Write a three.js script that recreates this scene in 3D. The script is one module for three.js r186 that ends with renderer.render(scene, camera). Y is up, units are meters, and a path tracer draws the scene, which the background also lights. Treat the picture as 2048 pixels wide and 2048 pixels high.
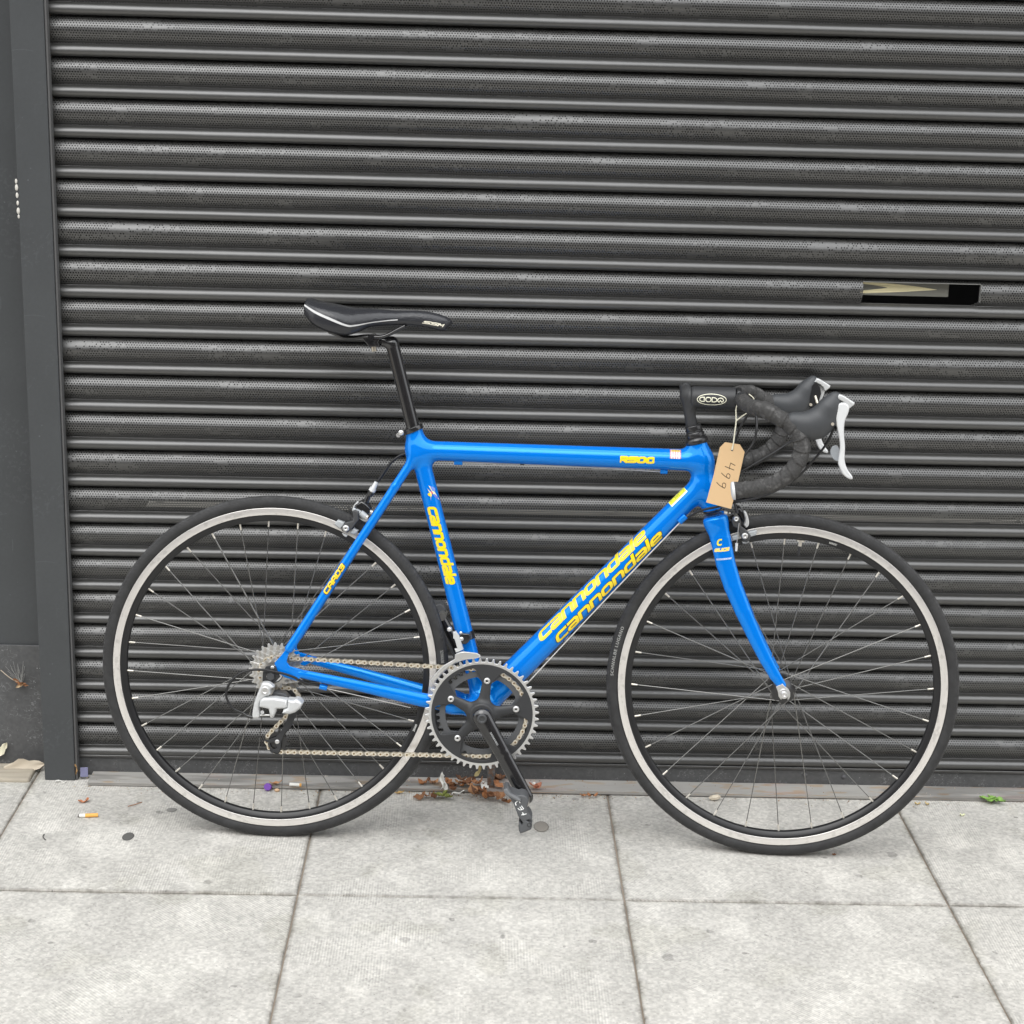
import * as THREE from 'three';
import { mergeGeometries } from 'three/addons/utils/BufferGeometryUtils.js';
import { RoundedBoxGeometry } from 'three/addons/geometries/RoundedBoxGeometry.js';

// ---------------------------------------------------------------- camera, sky, sun, exposure
const scene = new THREE.Scene();
const camera = new THREE.PerspectiveCamera(32.295, 1, 0.05, 400);
camera.position.set(0.5219, 1.5244, 3.5246);
camera.rotation.set(-0.2626, -0.0221, 0.0268, 'YXZ');
const renderer = new THREE.WebGLRenderer({ antialias: true });
renderer.toneMapping = THREE.LinearToneMapping;
renderer.toneMappingExposure = 1.1;
renderer.shadowMap.enabled = true;

const SKY_LEVEL = 3.0;
{ // an even, bright overcast: brightest overhead, a third of that at the horizon
  const W = 256, H = 128, d = new Float32Array(W * H * 4);
  for (let y = 0; y < H; y++) for (let x = 0; x < W; x++) {
    const el = ((y + 0.5) / H - 0.5) * Math.PI, s = Math.max(0, Math.sin(el)), az = (x + 0.5) / W * Math.PI * 2;
    const cloud = 1 + 0.07 * Math.sin(az * 3 + 5 * s) * Math.cos(az * 2 - 4 * s + 1) * Math.cos(el);
    const L = el > 0 ? SKY_LEVEL * (1 + 2 * s) / 3 * cloud : SKY_LEVEL * 0.12;
    d.set([L * 0.985, L, L * 1.02, 1], (y * W + x) * 4);
  }
  const t = new THREE.DataTexture(d, W, H, THREE.RGBAFormat, THREE.FloatType);
  t.mapping = THREE.EquirectangularReflectionMapping; t.magFilter = THREE.LinearFilter; t.needsUpdate = true;
  scene.background = t; scene.environment = t;
}
const sun = new THREE.DirectionalLight(new THREE.Color(1, 0.97, 0.93), 0.9);
sun.name = 'sun'; sun.position.set(-2.2, 9, 6.5); sun.target.position.set(0.6, 0.4, 0);
sun.castShadow = true; sun.shadow.radius = 70; sun.shadow.mapSize.set(2048, 2048);
Object.assign(sun.shadow.camera, { left: -5, right: 5, top: 5, bottom: -5, near: 0.5, far: 30 });
scene.add(sun, sun.target);

// ---------------------------------------------------------------- helpers
const rnd = (seed) => () => { seed = (seed + 0x6d2b79f5) | 0; let t = Math.imul(seed ^ (seed >>> 15), 1 | seed); t = (t + Math.imul(t ^ (t >>> 7), 61 | t)) ^ t; return ((t ^ (t >>> 14)) >>> 0) / 4294967296; };
const V = (a) => new THREE.Vector3(a[0], a[1], a[2]);
const lerp = (a, b, t) => a + (b - a) * t, clamp = (x, a = 0, b = 1) => Math.min(b, Math.max(a, x)), sst = (a, b, x) => { const t = clamp((x - a) / (b - a)); return t * t * (3 - 2 * t); };
function hash2(x, y, s) { let h = Math.imul(x, 374761393) ^ Math.imul(y, 668265263) ^ Math.imul(s, 1274126177); h = Math.imul(h ^ (h >>> 13), 1274126177); return ((h ^ (h >>> 16)) >>> 0) / 4294967296; }
function vnoise(x, y, px, py, s) { // value noise that wraps after px, py cells
  const xi = Math.floor(x), yi = Math.floor(y), fx = x - xi, fy = y - yi, u = fx * fx * (3 - 2 * fx), v = fy * fy * (3 - 2 * fy);
  const m = (a, n) => ((a % n) + n) % n, h = (i, j) => hash2(m(xi + i, px), m(yi + j, py), s);
  return lerp(lerp(h(0, 0), h(1, 0), u), lerp(h(0, 1), h(1, 1), u), v);
}
function fbm(u, v, cx, cy, s, oct = 4) { let a = 0, w = 0.5, t = 0; for (let i = 0; i < oct; i++) { a += w * vnoise(u * cx, v * cy, cx, cy, s + i * 17); t += w; w *= 0.5; cx *= 2; cy *= 2; } return a / t; }
function tex(w, h, fn, srgb, rep) {
  const d = new Uint8Array(w * h * 4);
  for (let y = 0; y < h; y++) for (let x = 0; x < w; x++) { const c = fn((x + 0.5) / w, (y + 0.5) / h, x, y), o = (y * w + x) * 4; d[o] = clamp(c[0]) * 255; d[o + 1] = clamp(c[1]) * 255; d[o + 2] = clamp(c[2]) * 255; d[o + 3] = c.length > 3 ? clamp(c[3]) * 255 : 255; }
  const t = new THREE.DataTexture(d, w, h); t.magFilter = THREE.LinearFilter; t.minFilter = THREE.LinearMipmapLinearFilter; t.wrapS = t.wrapT = THREE.RepeatWrapping;
  if (srgb) t.colorSpace = THREE.SRGBColorSpace; if (rep) t.repeat.set(rep[0], rep[1]); t.needsUpdate = true; return t;
}
const grey = (v) => [v, v, v];
function std(o) { const { rgb, ...r } = o; const m = new THREE.MeshPhysicalMaterial(r); if (rgb) m.color.setRGB(...rgb); return m; }
const taken = {};
function numbered(name) { const k = taken[name] = (taken[name] ?? -1) + 1; return k ? name + '_' + String(k).padStart(3, '0') : name; }
function tag(o, label, category, group, kind) { if (label) o.userData.label = label; if (category) o.userData.category = category; if (group) o.userData.group = group; if (kind) o.userData.kind = kind; return o; }
function mesh(name, geo, mat, parent, label) {
  const o = new THREE.Mesh(geo, mat); o.castShadow = o.receiveShadow = true;
  if (parent) { o.name = name; parent.add(o); if (label) o.userData.label = label; } else { o.name = numbered(name); scene.add(o); }
  return o;
}
function group(name, parent) { const g = new THREE.Group(); if (parent) { g.name = name; parent.add(g); } else { g.name = numbered(name); scene.add(g); } return g; }
function merge(list) {
  const gs = list.flat().map((g) => { let q = g.index ? g.toNonIndexed() : g.clone(); for (const k of Object.keys(q.attributes)) if (!['position', 'normal', 'uv'].includes(k)) q.deleteAttribute(k); if (!q.attributes.uv) q.setAttribute('uv', new THREE.BufferAttribute(new Float32Array(q.attributes.position.count * 2), 2)); if (!q.attributes.normal) q.computeVertexNormals(); return q; });
  return mergeGeometries(gs);
}
const Y = new THREE.Vector3(0, 1, 0);
function cyl(a, b, r, r2 = r, seg = 20) { const A = V(a), B = V(b), d = B.clone().sub(A), g = new THREE.CylinderGeometry(r2, r, d.length(), seg); g.applyQuaternion(new THREE.Quaternion().setFromUnitVectors(Y, d.clone().normalize())); return g.translate((A.x + B.x) / 2, (A.y + B.y) / 2, (A.z + B.z) / 2); }
function lathe(prof, seg = 64) { const g = new THREE.LatheGeometry(prof.map((p) => new THREE.Vector2(p[0], p[1])), seg); return g.rotateX(Math.PI / 2); } // [radius, z]
function latheOn(prof, a, dir, seg = 40) { const g = new THREE.LatheGeometry(prof.map((p) => new THREE.Vector2(p[0], p[1])), seg); g.applyQuaternion(new THREE.Quaternion().setFromUnitVectors(Y, V(dir).normalize())); return g.translate(...a); }
function tube(pts, r, seg = 48, rad = 8) { return new THREE.TubeGeometry(new THREE.CatmullRomCurve3(pts.map(V), false, 'centripetal'), seg, r, rad); }
function plate(pts, z0, z1, bevel = 0.001, holes = [], smooth = false) { // outline in the bike's plane, from z0 to z1 across it
  const p2 = pts.map((p) => new THREE.Vector2(p[0], p[1])); let s;
  if (smooth) { const c = new THREE.CatmullRomCurve3(pts.map((p) => new THREE.Vector3(p[0], p[1], 0)), true, 'centripetal').getPoints(pts.length * 6); s = new THREE.Shape(c.slice(0, -1).map((p) => new THREE.Vector2(p.x, p.y))); } else s = new THREE.Shape(p2);
  for (const h of holes) s.holes.push(h.isPath ? h : new THREE.Path(h.map((p) => new THREE.Vector2(p[0], p[1]))));
  const b = Math.min(bevel, (z1 - z0) / 2 * 0.98);
  const g = new THREE.ExtrudeGeometry(s, { depth: z1 - z0 - 2 * b, bevelEnabled: b > 0, bevelThickness: b, bevelSize: b * 0.8, bevelOffset: -b * 0.8, bevelSegments: 3, curveSegments: 24 });
  return g.translate(0, 0, z0 + b);
}
const circlePath = (x, y, r) => { const p = new THREE.Path(), n = r > 0.05 ? 160 : r > 0.01 ? 64 : 20; p.setFromPoints(Array.from({ length: n }, (_, i) => new THREE.Vector2(x + r * Math.cos(-i / n * Math.PI * 2), y + r * Math.sin(-i / n * Math.PI * 2)))); return p; };
function soft(g, keep = 0.6) { // smooth normals across shallow edges of a rounded plate
  const q = g.index ? g.toNonIndexed() : g, p = q.attributes.position, n = p.count, map = new Map(), fn = [];
  const a = new THREE.Vector3(), b = new THREE.Vector3(), c = new THREE.Vector3();
  for (let i = 0; i < n; i += 3) { a.fromBufferAttribute(p, i); b.fromBufferAttribute(p, i + 1); c.fromBufferAttribute(p, i + 2); fn.push(b.sub(a).cross(c.sub(a)).clone()); }
  const key = (i) => Math.round(p.getX(i) * 2e5) + ',' + Math.round(p.getY(i) * 2e5) + ',' + Math.round(p.getZ(i) * 2e5);
  for (let i = 0; i < n; i++) { const k = key(i); if (!map.has(k)) map.set(k, []); map.get(k).push(Math.floor(i / 3)); }
  const out = new Float32Array(n * 3);
  for (let i = 0; i < n; i++) { const f = fn[Math.floor(i / 3)], l = f.length() || 1, s = new THREE.Vector3(); for (const j of map.get(key(i))) if (fn[j].dot(f) > keep * l * fn[j].length()) s.add(fn[j]); s.normalize(); out.set([s.x, s.y, s.z], i * 3); }
  q.setAttribute('normal', new THREE.BufferAttribute(out, 3)); return q;
}

// --- a mesher for smooth joined bodies: signed distance -> surface nets
const smin = (a, b, k) => { const h = Math.max(k - Math.abs(a - b), 0) / k; return Math.min(a, b) - h * h * k * 0.25; };
function cone(a, b, ra, rb, sw = 1) { // tapered round rod, flattened across z when sw < 1
  const bx = b[0] - a[0], by = b[1] - a[1], bz = b[2] - a[2], L = bx * bx + by * by + bz * bz || 1e-12;
  return (x, y, z) => { const px = x - a[0], py = y - a[1], pz = z - a[2], t = clamp((px * bx + py * by + pz * bz) / L), dx = px - bx * t, dy = py - by * t, dz = (pz - bz * t) / sw; return (Math.sqrt(dx * dx + dy * dy + dz * dz) - ra - (rb - ra) * t) * Math.min(1, sw); };
}
function rod(a, b, ra, rb = ra) { // tapered rod with flat ends
  const L = Math.hypot(b[0] - a[0], b[1] - a[1], b[2] - a[2]), d = [0, 1, 2].map((i) => (b[i] - a[i]) / L);
  return (x, y, z) => { const px = x - a[0], py = y - a[1], pz = z - a[2], h = px * d[0] + py * d[1] + pz * d[2], t = clamp(h / L), qx = px - d[0] * h, qy = py - d[1] * h, qz = pz - d[2] * h; const s = Math.sqrt(qx * qx + qy * qy + qz * qz) - lerp(ra, rb, t), e = Math.max(-h, h - L); return Math.min(Math.max(s, e), 0) + Math.hypot(Math.max(s, 0), Math.max(e, 0)); };
}
const blend = (k, ...f) => (x, y, z) => { let d = f[0](x, y, z); for (let i = 1; i < f.length; i++) d = smin(d, f[i](x, y, z), k); return d; };
function nets(f, lo, hi, cell, classify, count = 1) {
  const nx = Math.ceil((hi[0] - lo[0]) / cell) + 1, ny = Math.ceil((hi[1] - lo[1]) / cell) + 1, nz = Math.ceil((hi[2] - lo[2]) / cell) + 1, g = new Float32Array(nx * ny * nz).fill(1), K = 6, far = K * cell * 0.87 * 1.6 + cell * 2;
  const at = (i, j, k) => (k * ny + j) * nx + i;
  for (let k0 = 0; k0 < nz; k0 += K) for (let j0 = 0; j0 < ny; j0 += K) for (let i0 = 0; i0 < nx; i0 += K) {
    const m = f(lo[0] + (i0 + K / 2) * cell, lo[1] + (j0 + K / 2) * cell, lo[2] + (k0 + K / 2) * cell), skip = Math.abs(m) > far;
    for (let k = k0; k < Math.min(nz, k0 + K); k++) for (let j = j0; j < Math.min(ny, j0 + K); j++) for (let i = i0; i < Math.min(nx, i0 + K); i++) g[at(i, j, k)] = skip ? m : f(lo[0] + i * cell, lo[1] + j * cell, lo[2] + k * cell);
  }
  const vid = new Map(), pos = [], nor = [], e = cell * 0.3;
  const C = [0, 1, nx, nx + 1, nx * ny, nx * ny + 1, nx * ny + nx, nx * ny + nx + 1], E = [[0, 1], [2, 3], [4, 5], [6, 7], [0, 2], [1, 3], [4, 6], [5, 7], [0, 4], [1, 5], [2, 6], [3, 7]], O = [[0, 0, 0], [1, 0, 0], [0, 1, 0], [1, 1, 0], [0, 0, 1], [1, 0, 1], [0, 1, 1], [1, 1, 1]];
  for (let k = 0; k < nz - 1; k++) for (let j = 0; j < ny - 1; j++) for (let i = 0; i < nx - 1; i++) {
    const b = at(i, j, k); let m = 0; for (let c = 0; c < 8; c++) if (g[b + C[c]] < 0) m |= 1 << c; if (m === 0 || m === 255) continue;
    let x = 0, y = 0, z = 0, n = 0;
    for (const [p, q] of E) { const a = g[b + C[p]], c = g[b + C[q]]; if ((a < 0) === (c < 0)) continue; const t = a / (a - c); x += lerp(O[p][0], O[q][0], t); y += lerp(O[p][1], O[q][1], t); z += lerp(O[p][2], O[q][2], t); n++; }
    x = lo[0] + (i + x / n) * cell; y = lo[1] + (j + y / n) * cell; z = lo[2] + (k + z / n) * cell;
    let gx, gy, gz, l;
    for (let it = 0; it < 2; it++) { gx = f(x + e, y, z) - f(x - e, y, z); gy = f(x, y + e, z) - f(x, y - e, z); gz = f(x, y, z + e) - f(x, y, z - e); l = Math.hypot(gx, gy, gz) || 1; gx /= l; gy /= l; gz /= l; if (!it) { const d = clamp(f(x, y, z), -cell * 0.5, cell * 0.5); x -= gx * d; y -= gy * d; z -= gz * d; } }
    vid.set(b, pos.length / 3); pos.push(x, y, z); nor.push(gx, gy, gz);
  }
  const tris = Array.from({ length: count }, () => []);
  const quad = (a, b, c, d, flip) => { const v = [a, b, c, d].map((q) => vid.get(q)); if (v.some((q) => q === undefined)) return; const r = classify ? classify((pos[v[0] * 3] + pos[v[2] * 3]) / 2, (pos[v[0] * 3 + 1] + pos[v[2] * 3 + 1]) / 2, (pos[v[0] * 3 + 2] + pos[v[2] * 3 + 2]) / 2) : 0; flip ? tris[r].push(v[0], v[2], v[1], v[0], v[3], v[2]) : tris[r].push(v[0], v[1], v[2], v[0], v[2], v[3]); };
  const X = 1, YY = nx, ZZ = nx * ny;
  for (let k = 1; k < nz - 1; k++) for (let j = 1; j < ny - 1; j++) for (let i = 1; i < nx - 1; i++) {
    const b = at(i, j, k), s = g[b] < 0;
    if (s !== g[b + X] < 0) quad(b - YY - ZZ, b - ZZ, b, b - YY, !s);
    if (s !== g[b + YY] < 0) quad(b - X - ZZ, b - X, b, b - ZZ, !s);
    if (s !== g[b + ZZ] < 0) quad(b - X - YY, b - YY, b, b - X, !s);
  }
  const out = tris.map((t) => { const used = new Map(), P = [], N = [], I = []; for (const v of t) { if (!used.has(v)) { used.set(v, P.length / 3); P.push(pos[v * 3], pos[v * 3 + 1], pos[v * 3 + 2]); N.push(nor[v * 3], nor[v * 3 + 1], nor[v * 3 + 2]); } I.push(used.get(v)); } const q = new THREE.BufferGeometry(); q.setAttribute('position', new THREE.Float32BufferAttribute(P, 3)); q.setAttribute('normal', new THREE.Float32BufferAttribute(N, 3)); q.setAttribute('uv', new THREE.Float32BufferAttribute(new Float32Array(P.length / 3 * 2), 2)); q.setIndex(I); return q; });
  return count === 1 ? out[0] : out;
}
function bounds(list, pad) { const lo = [9, 9, 9], hi = [-9, -9, -9]; for (const p of list) for (let i = 0; i < 3; i++) { lo[i] = Math.min(lo[i], p[i] - pad); hi[i] = Math.max(hi[i], p[i] + pad); } return [lo, hi]; }
function grid(nu, nv, fn) { // a curved sheet: fn(u, v) -> [x, y, z]
  const P = [], U = [], I = []; for (let j = 0; j <= nv; j++) for (let i = 0; i <= nu; i++) { P.push(...fn(i / nu, j / nv)); U.push(i / nu, j / nv); }
  for (let j = 0; j < nv; j++) for (let i = 0; i < nu; i++) { const a = j * (nu + 1) + i, b = a + 1, c = a + nu + 1, d = c + 1; I.push(a, b, d, a, d, c); }
  const g = new THREE.BufferGeometry(); g.setAttribute('position', new THREE.Float32BufferAttribute(P, 3)); g.setAttribute('uv', new THREE.Float32BufferAttribute(U, 2)); g.setIndex(I); g.computeVertexNormals(); return g;
}

// ---------------------------------------------------------------- the pavement and the street
const slabKinds = [0, 1, 2].map((k) => {
  const S = 1024, ribs = (u, v) => { const w = k === 2 ? (u + v) * 84 : u * 118; const wear = sst(0.36, 0.6, fbm(u, v, 6, 6, 40 + k, 3)); return (0.5 + 0.5 * Math.sin(w * Math.PI * 2 + 1.5 * vnoise(u * 20, v * 8, 20, 8, 3))) * wear; };
  const col = tex(S, S, (u, v) => {
    let c = 0.715 + 0.04 * (fbm(u, v, 3, 3, 11 + k * 5, 4) - 0.5) + 0.06 * (fbm(u, v, 14, 14, 12 + k, 4) - 0.5) + 0.17 * (fbm(u, v, 120, 120, 19 + k, 2) - 0.5);
    c += 0.07 * (ribs(u, v) - 0.35) * sst(0.35, 0.65, fbm(u, v, 9, 9, 77 + k, 3));
    c += 0.04 * sst(0.56, 0.72, fbm(u, v, 10, 7, 31 + k, 4)); // pale scuffed patches
    const damp = sst(0.62, 0.74, fbm(u, v, 5, 5, 50 + k, 4)); c -= 0.03 * damp;
    const sh = hash2(Math.floor(u * 340), Math.floor(v * 340), 5 + k); c -= sh > 0.992 ? 0.18 * hash2(Math.floor(u * 340), Math.floor(v * 340), 9) : sh < 0.006 ? -0.07 : 0; for (let i = 0; i < 9; i++) { const a = 0.05 + 0.9 * hash2(i, k, 61), b = 0.05 + 0.9 * hash2(i, k, 62), q = 0.006 + 0.014 * hash2(i, k, 63) ** 2, d = Math.hypot(u - a, (v - b) * (0.7 + 0.6 * hash2(i, k, 64))) + 0.008 * (vnoise(u * 90, v * 90, 90, 90, 7) - 0.5); c -= (0.05 + 0.1 * hash2(i, k, 65)) * sst(q, q * 0.72, d); }
    const edge = Math.min(u, v, 1 - u, 1 - v); const dirt = sst(0.02, 0.0, edge) * fbm(u, v, 40, 40, 9, 2) * 0.25; c -= dirt;
    return [c, c * 0.986 - dirt * 0.03, c * 0.952 - damp * 0.006 - dirt * 0.08];
  }, true);
  const bmp = tex(S, S, (u, v) => grey(0.5 + 0.25 * (ribs(u, v) - 0.5) + 0.35 * (fbm(u, v, 110, 110, 61 + k, 3) - 0.5) + 0.3 * (fbm(u, v, 12, 12, 62, 3) - 0.5)));
  return std({ map: col, bumpMap: bmp, bumpScale: 0.0012, roughness: 0.93 });
});
const mortar = std({ rgb: [0.27, 0.225, 0.18], roughness: 1 }), asphalt = std({ rgb: [0.055, 0.055, 0.056], roughness: 0.95 }), farSlab = std({ rgb: [0.38, 0.37, 0.34], roughness: 0.95 });
const ground = mesh('ground', new THREE.PlaneGeometry(240, 240).rotateX(-Math.PI / 2).translate(0, -0.16, 0), std({ rgb: [0.16, 0.15, 0.13], roughness: 1 }));
tag(ground, 'open ground under the street and houses', null, null, 'structure');
const pavement = tag(mesh('pavement', new THREE.BoxGeometry(26, 0.14, 4.5).translate(0.5, -0.0742, 2.25), mortar), 'pale grey concrete slab pavement along the shutter', null, null, 'structure');
{ // each slab with chamfered edges
  const w = 0.5958, c = 0.002, h = 0.03, q = w / 2;
  const P = [], U = [], I = []; const ring = (r, y) => { for (const [x, z] of [[-r, -r], [r, -r], [r, r], [-r, r]]) { P.push(x, y, z); U.push(x / 0.6 + 0.5, 0.5 - z / 0.6); } };
  ring(q, -h); ring(q, -c); ring(q - c, 0);
  for (let k = 0; k < 2; k++) for (let i = 0; i < 4; i++) { const a = k * 4 + i, b = k * 4 + (i + 1) % 4; I.push(a, a + 4, b, b, a + 4, b + 4); } I.push(8, 11, 10, 8, 10, 9);
  const g0 = new THREE.BufferGeometry(); g0.setAttribute('position', new THREE.Float32BufferAttribute(P, 3)); g0.setAttribute('uv', new THREE.Float32BufferAttribute(U, 2)); g0.setIndex(I); const slab = g0.toNonIndexed(); slab.computeVertexNormals();
  const r = rnd(5), X0 = -0.0818 - 0.6 * 4, kind = { '0,4': 0, '0,5': 1, '0,6': 2, '0,7': 0, '0,3': 1 };
  for (let j = 0; j < 4; j++) for (let i = 0; i < 12; i++) {
    const s = mesh('paving_slab', slab, slabKinds[kind[j + ',' + i] ?? Math.floor(r() * 3)], pavement);
    s.position.set(X0 + i * 0.599, (r() - 0.7) * 0.0016, 0.2792 + j * 0.6); s.rotation.set((r() - 0.5) * 0.002, j || i > 8 || i < 3 ? [0, Math.PI, 0, Math.PI][Math.floor(r() * 4)] : 0, (r() - 0.5) * 0.002);
  }
  const fp = new THREE.BoxGeometry(26, 0.01, 1.8).translate(0.5, -0.0052, 3.6); mesh('paving_strip', fp, farSlab, pavement);
}
tag(mesh('kerb', new RoundedBoxGeometry(26, 0.16, 0.14, 2, 0.01).translate(0.5, -0.08, 4.575), std({ rgb: [0.3, 0.29, 0.27], roughness: 0.9 })), 'granite kerb along the edge of the pavement', null, null, 'structure');
tag(mesh('road', new THREE.BoxGeometry(60, 0.03, 7.4).translate(0.5, -0.135, 8.35), asphalt), 'dark asphalt road beyond the kerb', null, null, 'structure');

// ---------------------------------------------------------------- the shop front: shutter, post, panel, wall above
const SX0 = -0.312, SX1 = 2.35, SZ = 0.055;
const paintRGB = [0.062, 0.064, 0.066];
const shutterMats = [0, 1, 2].map((k) => {
  const alpha = tex(2048, 160, (u, v, x, y) => { // round holes 5.4 mm apart; paint has closed some of them
    const mm = 1.36 / 2048 * 1000, X = x * mm, s = (1 - (y + 0.5) / 160) * 107, row = (s - 3.2) / 4.75, ri = Math.round(row);
    let open = 1;
    if ((ri >= 0 && ri <= 10) || (ri === 12)) {
      const off = (ri & 1) * 2.655, ci = Math.round((X - off) / 5.3125), dx = X - off - ci * 5.3125, dy = s - 3.2 - ri * 4.75, cc = ((ci % 256) + 256) % 256;
      const fill = fbm(cc / 256, ri / 16, 30, 4, 91 + k * 7, 3) + 0.24 * (hash2(cc, ri, 3 + k) - 0.5), top = ri < 2 ? 0.1 : ri === 12 ? 0.16 : 0;
      const rad = fill > 0.73 - top ? (fill > 0.78 - top ? 0 : 0.6) : 1.3;
      open = sst(rad - 0.4, rad + 0.4, Math.hypot(dx, dy));
    }
    return grey(open);
  });
  const dust = (u, v) => sst(0.55, 0.8, fbm(u, v, 60, 5, 21 + k, 4)) * 0.5 + sst(0.62, 0.75, fbm(u, v, 14, 3, 23 + k, 4)) * 0.5;
  const col = tex(2048, 160, (u, v) => {
    const d = dust(u, v); let c = 0.92 + 0.1 * (fbm(u, v, 90, 8, 7 + k, 3) - 0.5) + 0.06 * d; let w = 0;
    const cx = Math.floor(u * 420), cy = Math.floor(v * 34), hh = hash2(cx, cy, 71 + k); if (hh > 0.9962 && Math.hypot(u * 420 - cx - 0.5, v * 34 - cy - 0.5) < 0.18 + 0.3 * hash2(cx, cy, 5)) w = 0.9;
    const sc = Math.abs(((u * 1.36 + (v - 0.5) * 0.05 * (k + 1)) % 0.271) - 0.1) < 0.0007 && vnoise(u * 40, v * 6, 40, 6, 8 + k) > 0.62 ? 0.35 : 0;
    c = lerp(c * 0.78, 1, Math.max(w, sc)); return [c, c * 0.998, c * 0.985];
  }, true);
  const bmp = tex(2048, 160, (u, v) => grey(0.5 + 0.5 * (fbm(u, v, 160, 12, 33 + k, 3) - 0.5) + 0.6 * (fbm(u, v, 24, 4, 34 + k, 2) - 0.5)));
  const m = std({ rgb: [0.074, 0.074, 0.072], map: col, alphaMap: alpha, transparent: true, bumpMap: bmp, bumpScale: 0.00035, roughness: 0.4, ior: 1.9, specularIntensity: 1, clearcoat: 0.2, clearcoatRoughness: 0.3 }); return m;
});
// slat section: wide curve, then a rolled bead; [down, out]
const section = []; for (let i = 0; i <= 16; i++) { const t = i / 16, a = Math.PI * t; section.push([0.0012 + 0.0492 * t, -0.006 + 0.0165 * Math.pow(Math.sin(a), 0.8)]); }
for (let i = 1; i <= 12; i++) { const a = Math.PI * (0.06 + 0.98 * i / 12); section.push([0.0622 - 0.0114 * Math.cos(a) + 0.0016 * Math.sin(a), -0.006 + 0.0158 * Math.pow(Math.sin(Math.max(0, Math.min(Math.PI, a))), 0.9) ]); }
section.push([0.0748, -0.017]);
const arc = [0]; for (let i = 1; i < section.length; i++) arc.push(arc[i - 1] + Math.hypot(section[i][0] - section[i - 1][0], section[i][1] - section[i - 1][1]));
const lineL = [1.3145, 1.2378, 1.1637, 1.0866, 1.0068, 0.9311, 0.8565, 0.7797, 0.7026, 0.6259, 0.55, 0.4794, 0.4059, 0.3347, 0.2602, 0.1896, 0.1165, 0.042], lineR = [1.3117, 1.2362, 1.1593, 1.0831, 1.0086, 0.9335, 0.8583, 0.7827, 0.7081, 0.6333, 0.5585, 0.4857, 0.4114, 0.3379, 0.2654, 0.194, 0.1209, 0.0455];
const lineAt = (n, x) => { const L = n < 0 ? lineL[0] - n * 0.0757 : lineL[n], R = n < 0 ? lineR[0] - n * 0.0757 : lineR[n]; return lerp(L, R, (x + 0.27) / 1.85); };
const shutter = group('roller_shutter'); tag(shutter, 'closed dark grey perforated roller shutter behind the bicycle', 'roller shutter');
function slatGeo(n, from, to, cut) {
  const xs = []; const N = 44; for (let i = 0; i <= N; i++) xs.push(lerp(SX0, SX1, i / N));
  if (cut) { xs.push(cut.x0, cut.x1, cut.x1 - 0.0015, cut.x1 - 0.004, cut.x1 - 0.008, cut.x1 - 0.013); xs.sort((a, b) => a - b); }
  const P = [], U = [], I = [], r = rnd(n + 50), off = r() * 0.9, vo = 0, m = section.length;
  for (const x of xs) for (let i = 0; i < m; i++) {
    const top = lineAt(n - 1, x), bot = lineAt(n, x), s = section[i], wav = 0.0014 * (vnoise(x * 3.1 + n * 7.3, n * 0.37, 999, 999, 4) - 0.5) + 0.0007 * (vnoise(x * 14 + n * 3, i * 0.4, 999, 999, 6) - 0.5);
    P.push(x, lerp(top, bot, s[0] / 0.0748), SZ + s[1] + wav); U.push(x / 1.36 + off, 1 - arc[i] / 0.107);
  }
  for (let a = 0; a < xs.length - 1; a++) for (let i = from; i < to; i++) {
    if (cut) { const xc = (xs[a] + xs[a + 1]) / 2, e = cut.x1 - xc, low = e < 0.0015 ? cut.i1 - 6 : e < 0.004 ? cut.i1 - 3 : e < 0.008 ? cut.i1 - 2 : e < 0.013 ? cut.i1 - 1 : cut.i1; if (xc > cut.x0 && xc < cut.x1 && i >= cut.i0 && i < low) continue; }
    const A = a * m + i, B = A + 1, C = A + m, D = C + 1; I.push(A, B, C, B, D, C);
  }
  const g = new THREE.BufferGeometry(); g.setAttribute('position', new THREE.Float32BufferAttribute(P, 3)); g.setAttribute('uv', new THREE.Float32BufferAttribute(U, 2)); g.setIndex(I); g.computeVertexNormals(); return g;
}
for (let n = -9; n <= 17; n++) {
  const cut = n === 4 ? { x0: 1.277, x1: 1.5095, i0: 2, i1: 16 } : null;
  mesh('slat', slatGeo(n, 0, section.length - 1, cut), shutterMats[((n * 7) % 3 + 3) % 3], shutter, cut ? 'slat with a letter slot cut through it' : null);
}
// uv in tiles of half a metre, laid on the face that looks at the street
function tiled(g, off = 0) { const p = g.attributes.position, uv = new Float32Array(p.count * 2); for (let i = 0; i < p.count; i++) { uv[i * 2] = p.getX(i) / 0.5 + off; uv[i * 2 + 1] = p.getY(i) / 0.5; } g.setAttribute('uv', new THREE.BufferAttribute(uv, 2)); return g; }
{ // the cut edge of the letter slot: sheet metal turned in a little
  const xa = 1.277, xb = 1.5095, yt = lineAt(3, 1.39) - 0.0074, yb = lineAt(3, 1.39) - 0.0503, lm = std({ rgb: [0.2, 0.2, 0.19], roughness: 0.5 });
  mesh('slot_edge', merge([new THREE.BoxGeometry(xb - xa, 0.0012, 0.008).translate((xa + xb) / 2, yt + 0.0006, SZ + 0.001), new THREE.BoxGeometry(xb - xa - 0.012, 0.0012, 0.007).translate((xa + xb) / 2 - 0.006, yb - 0.0012, SZ - 0.0085), new THREE.BoxGeometry(0.0012, yt - yb - 0.008, 0.009).translate(xb + 0.0006, (yt + yb) / 2 + 0.004, SZ + 0.004)]), lm, shutter);
}
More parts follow.
